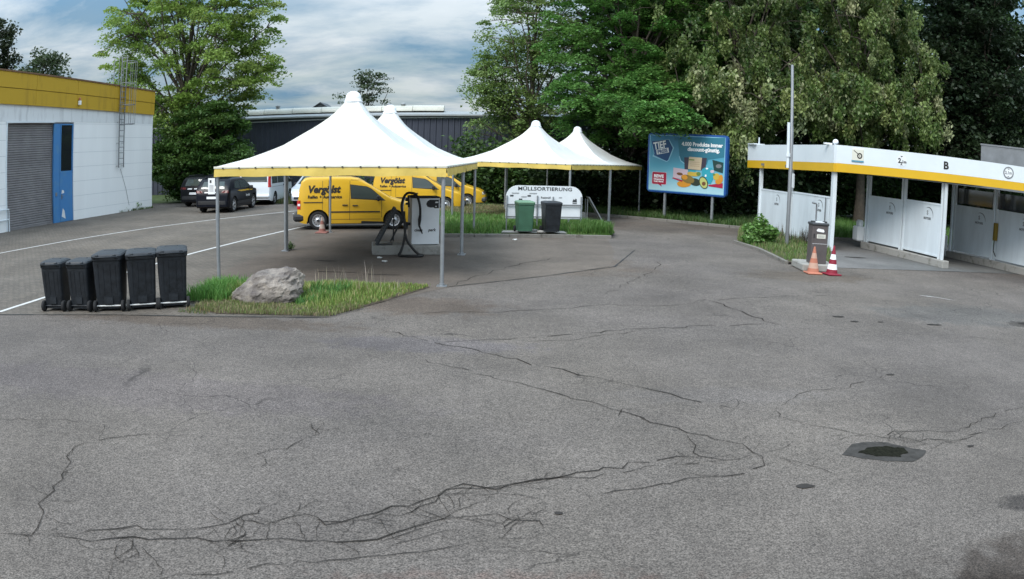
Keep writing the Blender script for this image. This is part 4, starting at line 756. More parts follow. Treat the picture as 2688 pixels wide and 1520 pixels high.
g1=make_vehicle('parked_car','silver car facing the camera, between the white van and the yellow van','car',mpv); vplace(g1,3.35,(-11.35,38.35),-1.60,-1,1.76)
# ================================================================== BINS
def make_bin(label,W,D,H,body='bin',lid='bin_lid',group=None,ax='axle'):
    t=thing('wheelie_bin',label,'bin'); b=MB(); n=20
    def rr(w,d,z,r=.05):
        P=[]
        for cx,cy,a0 in ((w/2-r,d/2-r,0),(-w/2+r,d/2-r,90),(-w/2+r,-d/2+r,180),(w/2-r,-d/2+r,270)):
            for k in range(5): a=math.radians(a0+k*22.5); P.append((cx+r*math.cos(a),cy+r*math.sin(a),z))
        return P
    def loft(b,rings,cap=True,mi=0,sm=False):
        V=[p for r in rings for p in r]; m=len(rings[0]); F=[(i*m+k,i*m+(k+1)%m,(i+1)*m+(k+1)%m,(i+1)*m+k) for i in range(len(rings)-1) for k in range(m)]
        if cap: F+=[tuple(range(m-1,-1,-1)),tuple(range(len(V)-m,len(V)))]
        b.add(V,F,mi,sm)
    s=.83; tz=H-.10
    loft(b,[rr(W*s,D*.70,.05),rr(W*(s+.02),D*.72,.12),rr(W*(s+.05),D*.78,.26),rr(W*(s+.055),D*.785,.265),rr(W*.955,D*.95,tz-.10),rr(W*.955,D*.95,tz-.05)])
    loft(b,[rr(W*1.0,D*1.0,tz-.055,.06),rr(W*1.02,D*1.02,tz-.045,.06),rr(W*1.02,D*1.02,tz,.06)])
    for x in (-W*.30,-W*.12,W*.12,W*.30): b.tube([(x,-D*.394,.30),(x,-D*.472,tz-.12)],.009,5)
    b.box((0,-D*.37,.20),(W*.30,.05,.12)); b.build('body',body,t)
    l=MB(); loft(l,[rr(W*1.03,D*1.03,tz+.003,.06),rr(W*1.04,D*1.04,tz+.03,.06),rr(W*.98,D*.98,tz+.055,.07),rr(W*.80,D*.80,tz+.075,.09),rr(W*.3,D*.3,tz+.085,.06)]); 
    for x in (-W*.30,W*.30): l.box((x,-D*.50,tz+.035),(.06,.09,.05),bev=.012)
    l.box((0,.05,tz+.082),(W*.45,.03,.02),bev=.006); l.build('lid',lid,t)
    h=MB(); h.tube([(-W*.40,-D*.50,tz-.01),(-W*.40,-D*.58,tz+.015),(W*.40,-D*.58,tz+.015),(W*.40,-D*.50,tz-.01)],.015,8); h.build('handle',body,t)
    a=MB(); a.tube([(-W*.5,-D*.36,.10),(W*.5,-D*.36,.10)],.014,8); a.build('axle',ax,t)
    for sgn in(-1,1):
        w_=MB(); x=sgn*W*.48; w_.lathe([(.0,x-.028),(.07,x-.03),(.096,x-.026),(.100,x-.012),(.100,x+.012),(.096,x+.026),(.07,x+.03),(.0,x+.028)],22,(0,-D*.36,.10),axis='X'); w_.build('wheel','tyre',t)
    if group: t['group']=group
    return t
GB='black wheelie bins in a row at the paving edge'
def bplace(o,A,B,D):      # wheels between ground points A,B face the camera
    A=Vector(A);B=Vector(B); e=(B-A).normalized(); c=(A+B)/2; n=Vector((-e.y,e.x)); p=c+n*(D*.36); o.location=(p.x,p.y,0); o.rotation_euler=(0,0,math.atan2(e.y,e.x))
small=make_bin('small black wheelie bin at the left end of the row of bins',.47,.54,.94,group=GB,ax='bin'); bplace(small,(-8.42,11.31),(-8.0,11.37),.54)
sm2=copy_tree(small); sm2['label']='second small black wheelie bin, next to the tall bins'; bplace(sm2,(-7.86,11.42),(-7.44,11.46),.54)
big=make_bin('tall black wheelie bin beside the small ones, first of the three tall bins',.57,.70,1.06,group=GB); bplace(big,(-7.31,11.48),(-6.78,11.64),.70)
b2=copy_tree(big); b2['label']='middle one of the three tall black wheelie bins'; bplace(b2,(-6.71,11.69),(-6.20,11.92),.70); b2.rotation_euler[2]+=.05
b3=copy_tree(big); b3['label']='tall black wheelie bin at the right end of the row, nearest the grass'; bplace(b3,(-6.17,11.93),(-5.66,12.20),.70); b3.scale=(1,1,1.02); b3.rotation_euler[2]-=.04
gb=make_bin('green wheelie bin in front of the recycling sign board','0' and .56,.66,1.06,'bing','bing_lid'); gb.location=(.34,24.98,.138); gb.rotation_euler=(0,0,math.pi+.20)
kb=copy_tree(big); kb['label']='black wheelie bin in front of the recycling sign board, right of the green bin'; del kb['group']; kb.location=(1.22,25.12,.138); kb.rotation_euler=(0,0,math.pi+.22)
b=MB(); V,F=text2d('240',.07); b.mapped(V,F,lambda a,c:(-a,.66*.455,.78+c)); b.build('bin_sticker','white',gb)
# ================================================================== RECYCLING SIGN
sg=thing('recycling_sign','white rounded board headed MÜLLSORTIERUNG on grey posts behind the two bins','sign',(-.26,25.90,.09),.243)
def rrect(x0,x1,z0,z1,r0,r1,n=8):
    P=[]
    for cx,cz,a0,r in ((x1-r1,z1-r1,0,r1),(x0+r1,z1-r1,90,r1),(x0+r0,z0+r0,180,r0),(x1-r0,z0+r0,270,r0)):
        for k in range(n+1): a=math.radians(a0+k*90/n); P.append((cx+r*math.cos(a),cz+r*math.sin(a)))
    return P
b=MB(); b.slab(rrect(-.03,2.70,.40,1.54,.02,.42),0,.03); b.build('board','sign',sg)
for x,z1 in ((.0,1.16),(1.07,1.17),(1.63,1.17),(2.65,1.16)): b=MB(); b.box((x,-.03,z1/2-.02 if x!=1.63 else 1.02),(.04,.04,z1+.1 if x!=1.63 else .30)); b.build('post','galv',sg)
for z_,h_ in ((.885,.045),(.47,.035)): b=MB(); b.box((1.325,-.06,z_),(2.65,.03,h_)); b.build('rail','steel',sg)
sp=lambda a,c:(a,-.006,c)
b=MB(); V,F=text2d('MÜLLSORTIERUNG',.17,bold=.004,sx=1.26,space=1.06); 
wd=max(v[0] for v in V)-min(v[0] for v in V); kx=1.92/wd; b.mapped(V,F,lambda a,c:sp(1.345+a*kx,1.375+c-.0),0); b.build('lettering','dgrey',sg)
b=MB(); V,F=text2d('Restmüll',.10,bold=.002); b.mapped(V,F,lambda a,c:sp(1.37+a,1.10+c)); b.build('lettering','dgrey',sg)
for (x,z,w_) in ((.30,1.28,.26),(.92,1.28,.28),(.60,1.16,.2),(1.9,1.15,.12)):
    b=MB(); b.box((x,-.004,z),(w_,.004,.007)); b.box((x,-.004,z-.024),(w_*.9,.004,.007)); b.build('small_print','dgrey',sg)
for (x,z,r) in ((.17,1.185,.058),(.78,1.185,.058),(.48,1.06,.058)):
    b=MB(); b.add([(x+r*math.cos(a)*1.1,-.007,z+r*.6*math.sin(a)+.01*math.sin(3*a)) for a in np.linspace(0,2*math.pi,12)[:-1]],[tuple(range(11))]); b.build('waste_symbol','dgrey',sg)
b=MB(); b.box((2.42,-.004,.95),(.15,.004,.03)); b.add([sp(2.33,.99),sp(2.50,.99),sp(2.49,1.10),sp(2.44,1.12),sp(2.43,1.07),sp(2.37,1.10)],[(0,1,2,3,4,5)]); b.build('recycling_logo','dgrey',sg)
for (x,y,r,l) in ((.68,25.35,.11,'round grey stone behind the bins, between green and black one'),(.88,25.0,.09,'pale flat stone on the slab left of the black bin')):
    b=MB(); b.lathe([(0,0),(r,.01),(r*1.05,.04),(r*.8,.07),(0,.085)],10); o=b.build('stone','concrete'); o.location=(x,y,.13); o.scale=(1.3,.8,1); o['label']=l; o['category']='stone'
# ================================================================== VACUUM STATION
vc=thing('vacuum_station','white car vacuum cabinet with looping black hose on a concrete plinth under the tent','vacuum station',(-3.645,19.40,0),.20)
b=MB(); b.box((.915,.48,.125),(1.83,.96,.25),bev=.02); b.build('plinth','concrete',vc)
ca=MB(); ca.box((1.365,.40,.875),(.75,.56,1.22),rz=.10,bev=.02); cabo=ca.build('cabinet','cab_side',vc)
R_=Matrix.Rotation(.10,3,'Z'); CF=lambda x,z,o=0:tuple(Vector((1.365,.40,0))+R_@Vector((x,-.285-o,z)))
b=MB(); b.add([CF(-.365,.275,.0),CF(.365,.275,.0),CF(.365,1.475,.0),CF(-.365,1.475,.0),CF(-.365,.275,.02),CF(.365,.275,.02),CF(.365,1.475,.02),CF(-.365,1.475,.02)],[(7,6,5,4),(0,1,2,3),(0,4,5,1),(1,5,6,2),(2,6,7,3),(3,7,4,0)]); dr=b.build('front_door','cabinet',cabo)
b=MB(); V,F=text2d('clean',.105,bold=.003,shear=.2); b.mapped(V,F,lambda a,c:CF(-.19+a,.615+c,.024)); b.build('lettering','black',cabo); b=MB(); V,F=text2d('park',.105,bold=.003,shear=.2); b.mapped(V,F,lambda a,c:CF(.17+a,.615+c,.024)); b.build('lettering','black',cabo)
b=MB(); pl=[CF(x,z,.024) for x,z in ((.345,1.44),(.10,1.44),(.04,1.40),(.01,1.33),(.04,1.26),(.12,1.235),(.20,1.24),(.24,1.215),(.345,1.22))]; b.add(pl,[tuple(range(9))]); b.add([CF(x,z,.028) for x,z in ((.24,1.355),(.33,1.355),(.33,1.39),(.26,1.395))],[(0,1,2,3)],1); b.add([CF(x,z,.028) for x,z in ((.25,1.25),(.29,1.25),(.29,1.28),(.25,1.28))],[(0,1,2,3)],1); b.build('coin_panel',['trim','plate'],cabo)
b=MB(); b.box((1.365,.40,1.50),(.79,.60,.035),rz=.10,bev=.01); b.build('top_cover','trim',cabo)
hx=lambda p:1.007+(p-915)*.001508; hz=lambda q:.259+(1085-q)*.0015
def hp(p,q,y): return (hx(p),y,max(hz(q),.035))
def smoothpath(P,n=6):
    P=[Vector(p) for p in P]; out=[]
    for i in range(len(P)-1):
        p0=P[max(i-1,0)];p1=P[i];p2=P[i+1];p3=P[min(i+2,len(P)-1)]
        for k in range(n):
            t=k/n; out.append(.5*((2*p1)+(-p0+p2)*t+(2*p0-5*p1+4*p2-p3)*t*t+(-p0+3*p1-3*p2+p3)*t*t*t))
    return out+[P[-1]]
b=MB(); b.tube(smoothpath([hp(885,722,.12),hp(845,735,.08),hp(815,800,-.02),hp(812,880,-.08),hp(850,1000,-.16),hp(930,1110,-.24),hp(1030,1210,-.30),hp(1110,1290,-.32),hp(1040,1330,-.46),hp(850,1330,-.46),hp(705,1300,-.30),hp(735,1180,-.22),hp(785,1020,-.15),hp(808,850,-.10),hp(800,640,-.06),hp(760,500,.0),hp(752,380,.04),hp(790,250,.08),hp(850,185,.10),hp(910,180,.10),hp(980,195,.06),hp(1025,250,.0)]),.033,10); b.build('hose','hose',vc)
b=MB(); b.tube(smoothpath([hp(1025,250,.0),hp(1052,350,-.05),hp(1068,450,-.04),hp(1070,560,-.03)]),.032,10); b.tube([hp(1070,560,-.03),hp(1062,640,-.03),hp(1055,740,-.03)],[.036,.045,.03],10); b.tube([hp(1055,740,-.03),hp(1112,882,-.03)],[.028,.016],10); b.build('nozzle','hose',vc)
b=MB(); b.tube(smoothpath([hp(778,490,.10),hp(782,380,.1),hp(800,300,.1),hp(825,255,.1)]),.014,8); b.build('air_tube','cap',vc)
b=MB(); b.box(hp(850,300,.15),(.10,.06,.08)); b.box(hp(850,370,.15),(.09,.05,.06)); b.tube([hp(880,430,.15),hp(865,230,.12),hp(1010,225,.12)],.028,8); b.tube([hp(800,500,.12),hp(800,700,.12)],.03,8); b.build('hose_bracket','trim',vc); b=MB(); b.box(hp(870,720,.15),(.12,.07,.07)); b.build('hose_socket','trim',vc)
# mat beating frame
mf=thing('mat_rack','dark slanted mat rack standing on the plinth left of the vacuum','mat rack',(-3.645,19.40,.25),.20)
b=MB(); a0=Vector((hx(320),.12,.02)); a1=Vector((hx(650),.12,hz(455)-.25)); dv_=(a1-a0).normalized()
for y in (.05,.75): b.tube([(a0.x,y,a0.z),(a1.x,y,a1.z)],.035,6)
for k in range(15): p=a0.lerp(a1,k/14); b.tube([(p.x,.05,p.z),(p.x,.75,p.z)],.016,5)
for y in (.05,.75): b.box(((a0.x+a1.x)/2,y,(a0.z+a1.z)/2),(.09,.02,(a1-a0).length),ry=math.atan2(dv_.x,dv_.z))
b.build('slanted_rack','dgrey',mf)
for y in (.05,.75): b=MB(); b.tube([(a1.x-.02,y,a1.z-.05),(hx(632),y,.02)],.022,6); b.tube([(hx(775),y,hz(690)-.25),(hx(580),y,.02)],.028,6); b.tube([(a1.x,y,a1.z),(hx(775),y,hz(690)-.25)],.02,6)
b.build('support','dgrey',mf)
b=MB(); b.tube([(hx(330),.1,.03),(hx(600),.1,.03)],.018,6); b.build('floor_bar','dgrey',mf)
# ================================================================== BILLBOARD
bb=thing('billboard','blue framed advertising billboard with groceries, on two posts under the trees','billboard',(6.75,34.24,0),-.6823)
b=MB(); b.slab(rrect(-.89,3.13,1.24,3.96,.18,.18),0,.22); b.slab(rrect(-.86,3.10,1.27,3.93,.16,.16),-.02,.0); b.build('frame','bbframe',bb)
for x in (.03,2.44): b=MB(); b.box((x,.11,.62),(.10,.10,1.26)); b.build('post','galv',bb)
def grad(name,stops,horizontal=False,axis=2,lo=1.3,hi=3.9):
    m=bpy.data.materials.new(name); m.use_nodes=True; t=m.node_tree; b=t.nodes['Principled BSDF']; b.inputs['Roughness'].default_value=.35
    tc=t.nodes.new('ShaderNodeTexCoord'); s=t.nodes.new('ShaderNodeSeparateXYZ'); r=t.nodes.new('ShaderNodeMapRange'); r.inputs[1].default_value=lo; r.inputs[2].default_value=hi; c=t.nodes.new('ShaderNodeValToRGB')
    t.links.new(tc.outputs['Object'],s.inputs[0]); t.links.new(s.outputs[axis],r.inputs[0]); t.links.new(r.outputs[0],c.inputs[0]); t.links.new(c.outputs[0],b.inputs['Base Color'])
    for i,(p,col) in enumerate(stops):
        e=c.color_ramp.elements[i] if i<2 else c.color_ramp.elements.new(p); e.position=p; e.color=(*col,1)
    return m
M['poster']=grad('poster_print',[(0,(.40,.62,.68)),(1,(.02,.16,.30)),(.45,(.10,.38,.50))])
for k_,c_ in dict(teal=(.03,.17,.24),tag=(.01,.07,.19),lightblue=(.28,.55,.68),redp=(.38,.015,.05),tan=(.52,.42,.28),bagd=(.05,.04,.06),tealb=(.03,.33,.42),orangep=(.60,.26,.03),mango=(.22,.15,.04),avod=(.03,.04,.03),avoi=(.45,.48,.16),seed=(.16,.07,.03),packd=(.015,.05,.045),pinkw=(.58,.45,.50),yel=(.55,.38,.06),greenp=(.14,.22,.05)).items(): M[k_]=mat(k_+'_print',c_,.4)
def Q(px,py):
    u=(px-292)/1060; return (-.756+(px-292)*.003559, (1.32+(905-py)*.00328)*(1-u)+(1.43+(955-py)*.0031)*u+.02)
lay=[-.024]
def pq(b,pts,mi=0,dy=0): b.add([(Q(*p)[0],lay[0]-dy,Q(*p)[1]) for p in pts],[tuple(range(len(pts)))],mi)
def el(cx,cy,rx,ry,rot=0,n=18):
    c,s=math.cos(math.radians(rot)),math.sin(math.radians(rot)); return [(cx+rx*math.cos(a)*c-ry*math.sin(a)*s,cy+rx*math.cos(a)*s+ry*math.sin(a)*c) for a in np.linspace(0,2*math.pi,n+1)[:-1]]
b=MB(); b.box((1.12,-.022,2.60),(3.76,.004,2.48)); po=b.build('poster','poster',bb)
b=MB(); b.box((1.12,-.021,2.60),(3.82,.003,2.54)); b.build('poster_border','lightblue',bb)
lay[0]=-.028; b=MB(); pq(b,[(690,190),(1352,175),(1345,458),(1125,492),(1110,560),(800,545),(740,505),(720,440)],0); pq(b,[(712,440),(722,438),(745,500),(800,540),(800,552),(738,512)],1,.002); b.build('headline_panel',['teal','lightblue'],po)
lay[0]=-.028; b=MB(); pq(b,[(300,225),(565,200),(640,320),(572,500),(540,522),(325,440),(350,405)],1); pq(b,[(305,225),(558,205),(622,325),(560,495),(535,508),(350,425),(355,400)],0,.003); b.build('price_tag',['tag','lightblue'],po)
def rtext(b,s,size,px,py,rot,mi,bold=.0,fit=None,dy=.0,sx=1):
    V,F=text2d(s,size,bold=bold,sx=sx); c,sn=math.cos(rot),math.sin(rot); x0,z0=Q(px,py)
    if fit: wd=max(v[0] for v in V)-min(v[0] for v in V); V=[(v[0]*fit/wd,v[1]) for v in V]
    b.mapped(V,F,lambda a,d:(x0+a*c-d*sn,lay[0]-dy,z0+a*sn+d*c),mi)
lay[0]=-.035; b=MB(); rtext(b,'TIEF',.46,442,330,.20,0,.014,.66); 
c_,s_=math.cos(.20),math.sin(.20); x0,z0=Q(476,368); b.add([(x0+u*c_-v*s_,lay[0],z0+u*s_+v*c_) for u,v in ((-.32,-.11),(.32,-.11),(.32,.11),(-.32,.11))],[(0,1,2,3)],0)
rtext(b,'PREIS',.22,478,392,.20,1,.008,.52,.003); b.build('badge_lettering',['white','tag'],po)
b=MB(); rtext(b,'4.000 Produkte immer',.24,1035,302,.0,0,.010,2.05); b.build('headline','white',po); b=MB(); rtext(b,'discount-günstig.',.24,1058,374,.0,0,.010,1.60); b.build('headline','white',po)
lay[0]=-.028; b=MB(); V=rrect(Q(330,0)[0],Q(546,0)[0],Q(440,838)[1],Q(440,660)[1],.06,.06); b.add([(x,-.028,z) for x,z in V],[tuple(range(len(V)))],1)
V=rrect(Q(336,0)[0],Q(540,0)[0],Q(440,832)[1],Q(440,666)[1],.06,.06); b.add([(x,-.031,z) for x,z in V],[tuple(range(len(V)))],0); lay[0]=-.031; pq(b,[(420,828),(470,828),(480,868)],0,.001)
lay[0]=-.035; rtext(b,'REWE',.19,432,738,0,2,.010,.50); rtext(b,'Klingenberg',.10,432,772,0,2,.004,.52); rtext(b,'Dein Markt',.10,432,803,0,2,.004,.50); b.build('speech_bubble',['redp','pinkw','white'],po)
lay[0]=-.036; b=MB(); ml=['bagd','tan','pinkw','redp','orangep','mango','avod','avoi','seed','tealb','packd','yel','greenp','white','steel']
pq(b,[(790,455),(1108,465),(1095,600),(1040,640),(800,625)],0); pq(b,el(800,828,100,50),4,.001); pq(b,[(1140,845),(1340,820),(1340,893),(1150,865)],3,.001)
pq(b,[(640,600),(850,632),(845,705),(760,760),(640,742)],2,.002); pq(b,el(735,690,45,20,10),8,.004); pq(b,[(625,750),(640,738),(785,782),(770,802)],3,.003)
pq(b,[(858,448),(1042,462),(1030,637),(850,620)],1,.004); pq(b,[(860,480),(935,486),(935,503),(860,498)],12,.006)
for yy in (520,548,575): pq(b,[(875,yy),(1010,yy+6),(1010,yy+9),(875,yy+3)],8,.006)
pq(b,[(850,628),(960,640),(960,668),(850,655)],9,.005); pq(b,el(930,690,90,35,5),11,.003); pq(b,el(1000,690,30,28),12,.005)
pq(b,[(1045,625),(1085,600),(1180,605),(1212,640),(1205,760),(1175,832),(1110,815),(1050,720)],9,.005); pq(b,[(1090,700),(1112,700),(1112,730),(1090,730)],13,.007); pq(b,el(1115,615,18,12),13,.007); pq(b,el(1190,655,28,22),2,.007)
pq(b,[(1185,490),(1338,530),(1335,680),(1212,640)],10,.005); pq(b,el(1275,580,40,28),14,.007); pq(b,el(1250,730,45,50),11,.005); pq(b,el(1310,760,30,60),4,.006); pq(b,el(1280,800,45,35),4,.007); pq(b,el(1215,700,18,16),12,.007)
pq(b,el(955,805,80,52,15),6,.006); pq(b,el(850,762,100,56,22),5,.008); pq(b,el(805,735,45,32,22),4,.009); pq(b,el(1075,812,58,92,-22),6,.010); pq(b,el(1075,815,48,80,-22),7,.012); pq(b,el(1080,828,27,29),8,.014)
b.build('grocery_picture',ml,po)
# ================================================================== KIOSK, CONES, LAMP POST
ks=thing('payment_kiosk','brown-grey metal coin kiosk on a concrete block, in front of the white wash wall','kiosk',(8.18,19.05,0),-.05)
b=MB(); b.box((.02,.30,.10),(1.05,1.05,.20),bev=.03); b.build('plinth','concrete',ks)
b=MB(); b.box((0,.12,.72),(.47,.38,1.04),bev=.015); kb_=b.build('housing','kiosk',ks)
b=MB(); b.box((0,.12,1.265),(.51,.44,.07),bev=.02); b.box((-.18,.10,1.315),(.10,.12,.05)); b.box((.18,.10,1.315),(.10,.12,.05)); b.build('hood','dgrey',ks)
b=MB(); b.box((0,.10,1.312),(.26,.2,.02)); b.build('top_plate','wall_dirty',ks)
b=MB(); V=[(x,-.073,z) for x,z in ((-.10,1.07),(.10,1.05),(.12,1.08),(.09,1.13),(-.07,1.15),(-.12,1.11))]; b.add(V,[tuple(range(6))]); b.build('sticker','white',ks); b=MB(); b.box((.03,-.073,.94),(.26,.004,.11),mi=1); 
for k in range(3): b.box((.03,-.076,.965-k*.025),(.2,.002,.008),mi=2)
b.build('price_label',['white','cream','steel'],ks); b=MB(); b.box((-.18,-.073,.95),(.035,.006,.11)); b.build('coin_slot','trim',ks); b=MB(); b.box((0,-.072,.74),(.45,.004,.008)); b.build('door_edge','wall_dirty',ks)
b=MB(); b.tube([(-.06,.2,1.2),(-.06,.2,1.78),(-.08,.2,1.80),(-.20,.2,1.82)],.024,8); b.build('bent_pipe','steel',ks)
M['faded_red']=mat('faded_red',(.26,.11,.09),.8,var=.2); M['faded_white']=mat('faded_white',(.42,.33,.28),.7,var=.1)
def make_cone(label,mats,loc,H=.70,R=.155):
    t=thing('traffic_cone',label,'cone',loc); b=MB(); zs=[.04,.13,.30,.42,.56,.70]; 
    segs=[(.035,.15,0),(.15,.29,1),(.29,.41,0),(.41,.545,1),(.545,H,0)]; r=lambda z:R*(1-z/H)+.022
    for z0,z1,m in segs: b.lathe([(r(z0),z0),(r(z1),z1)],20,mi=m,cap=False)
    b.lathe([(r(H),H),(.012,H+.01),(0,H+.01)],20,mi=0,cap=False); b.build('cone_body',mats,t)
    q=MB(); q.box((0,0,.02),(.42,.42,.04),bev=.015); q.lathe([(.19,.04),(.17,.055)],16); q.build('base',mats[0],t); return t
make_cone('faded orange traffic cone in front of the kiosk, left of the red one',['orange','orange_light'],(7.84,18.52,0))
c=make_cone('dark red and white traffic cone at the right front of the kiosk',['conered','white'],(8.36,18.42,0),.76,.15); c.rotation_euler=(0,.03,.2)
make_cone('small faded traffic cone beside the rear wheel of the nearest yellow van',['faded_red','faded_white'],(-6.38,24.75,0),.52,.11)
lp=thing('lamp_post','tall slim grey metal pole standing in front of the wash wall','pole',(9.34,24.67,0))
b=MB(); b.lathe([(.07,0),(.068,4.1),(.052,4.12),(.05,6.3),(.0,6.32)],14); b.lathe([(.11,0),(.11,.06)],12); b.build('pole','steel',lp)
b=MB(); b.tube([(-.13,-.05,2.72),(-.13,-.05,4.28)],.055,10); b.tube([(-.13,-.05,3.15),(-.02,0,3.15)],.04,8); b.lathe([(.085,3.10),(.085,3.22)],12,(-.13,-.05,0)); b.build('white_tube','wash_white',lp)
# small ramp/ramp shelf and concrete block beneath tent 3
rp=thing('mat_ramp','grey slanted metal ramp under the far tents, right of the recycling sign','ramp',(2.75,29.6,.05),.1)
b=MB(); b.box((.42,0,.55),(.05,.5,1.25),ry=-.75+.2,bev=.01); b.tube([(.05,-.2,.02),(.05,-.2,1.0)],.022,6); b.tube([(.05,.2,.02),(.05,.2,1.0)],.022,6); b.box((.78,0,.08),(.2,.4,.1)); b.build('ramp_plate','steel',rp)
b=MB(); b.box((0,0,.18),(.75,.6,.36),bev=.03); o=b.build('concrete_block','concrete'); o.location=(2.55,31.2,.05); o['label']='pale concrete block behind the right end of the recycling sign'; o['category']='block'
# rock
bm=bmesh.new(); bmesh.ops.create_icosphere(bm,subdivisions=5,radius=1)
from mathutils import noise as mn
planes=[(Vector(n_).normalized(),d) for n_,d in (((-.75,-.2,.62),.62),((-.2,-.9,.35),.70),((.9,-.3,.2),.74),((.45,-.45,.78),.70),((0,.9,.4),.7),((-.9,-.5,-.2),.8),((.1,-.2,1),.80),((.35,-.92,.0),.76))]
for v in bm.verts:
    p=v.co.copy()
    for n_,d in planes:
        k=p.dot(n_)
        if k>d: p-=n_*(k-d)*.70
    q=p*1.0
    h=mn.fractal(q*1.6,1.0,2.0,5)*.10+mn.fractal(q*7,0.8,2.0,5)*.035-abs(mn.noise(q*2.2+Vector((3,1,2))))*.09
    v.co=p+p.normalized()*h
for v in bm.verts: v.co=Vector((v.co.x*.80,v.co.y*.50,v.co.z*.44)); v.co.z+=v.co.x*.20; v.co.x+=v.co.z*.10
me=bpy.data.meshes.new('boulder'); bm.to_mesh(me); bm.free(); [setattr(p,'use_smooth',True) for p in me.polygons]; me.set_sharp_from_angle(angle=math.radians(30))
rm=bpy.data.materials.new('boulder_stone'); rm.use_nodes=True; t_=rm.node_tree; bs=t_.nodes['Principled BSDF']; bs.inputs['Roughness'].default_value=.92
tcn=t_.nodes.new('ShaderNodeTexCoord'); n1_=t_.nodes.new('ShaderNodeTexNoise'); n1_.inputs['Scale'].default_value=3.2; n1_.inputs['Detail'].default_value=9; n1_.inputs['Roughness'].default_value=.7; t_.links.new(tcn.outputs['Object'],n1_.inputs[0])
r1=t_.nodes.new('ShaderNodeValToRGB'); r1.color_ramp.elements[0].position=.34; r1.color_ramp.elements[0].color=(.085,.07,.068,1); r1.color_ramp.elements[1].position=.64; r1.color_ramp.elements[1].color=(.32,.275,.235,1); e_=r1.color_ramp.elements.new(.5); e_.color=(.19,.165,.145,1); t_.links.new(n1_.outputs[0],r1.inputs[0]); t_.links.new(r1.outputs[0],bs.inputs[0])
n2_=t_.nodes.new('ShaderNodeTexNoise'); n2_.inputs['Scale'].default_value=22; n2_.inputs['Detail'].default_value=6; t_.links.new(tcn.outputs['Object'],n2_.inputs[0]); bp_=t_.nodes.new('ShaderNodeBump'); bp_.inputs['Strength'].default_value=.9; bp_.inputs['Distance'].default_value=.03; t_.links.new(n2_.outputs[0],bp_.inputs['Height']); t_.links.new(bp_.outputs[0],bs.inputs['Normal'])
me.materials.append(rm); ro=bpy.data.objects.new('boulder',me); COL.objects.link(ro); ro.location=(-4.42,12.92,.19); ro['label']='big grey rough boulder lying in the front grass patch'; ro['category']='boulder'
# litter
for (x,y,l) in ((-3.36,18.89,'crumpled white scrap on the paving in front of the vacuum plinth'),(-3.12,18.25,'small white scrap nearest the boulder, below the other scrap'),(.05,23.75,'white scrap lying before the kerb near the green bin')):
    bm=bmesh.new(); bmesh.ops.create_icosphere(bm,subdivisions=2,radius=.05)
    for v in bm.verts: v.co*=random.uniform(.6,1.3); v.co.z*=.45; v.co.x*=1.4
    me=bpy.data.meshes.new('litter'); bm.to_mesh(me); bm.free(); me.materials.append(M['litter']); o=bpy.data.objects.new('paper_scrap',me); COL.objects.link(o); o.location=(x,y,.02); o['label']=l; o['category']='litter'
b=MB(); P=[(-2.0,31.3,.18),(-1.5,31.8,.2),(-1.0,32.7,.19),(-.6,33.4,.2)]; b.tube(P,[.05,.06,.045,.03],6); o=b.build('fallen_branch','bark'); o['label']='long brown branch lying on the dry grass left of the recycling sign'; o['category']='branch'
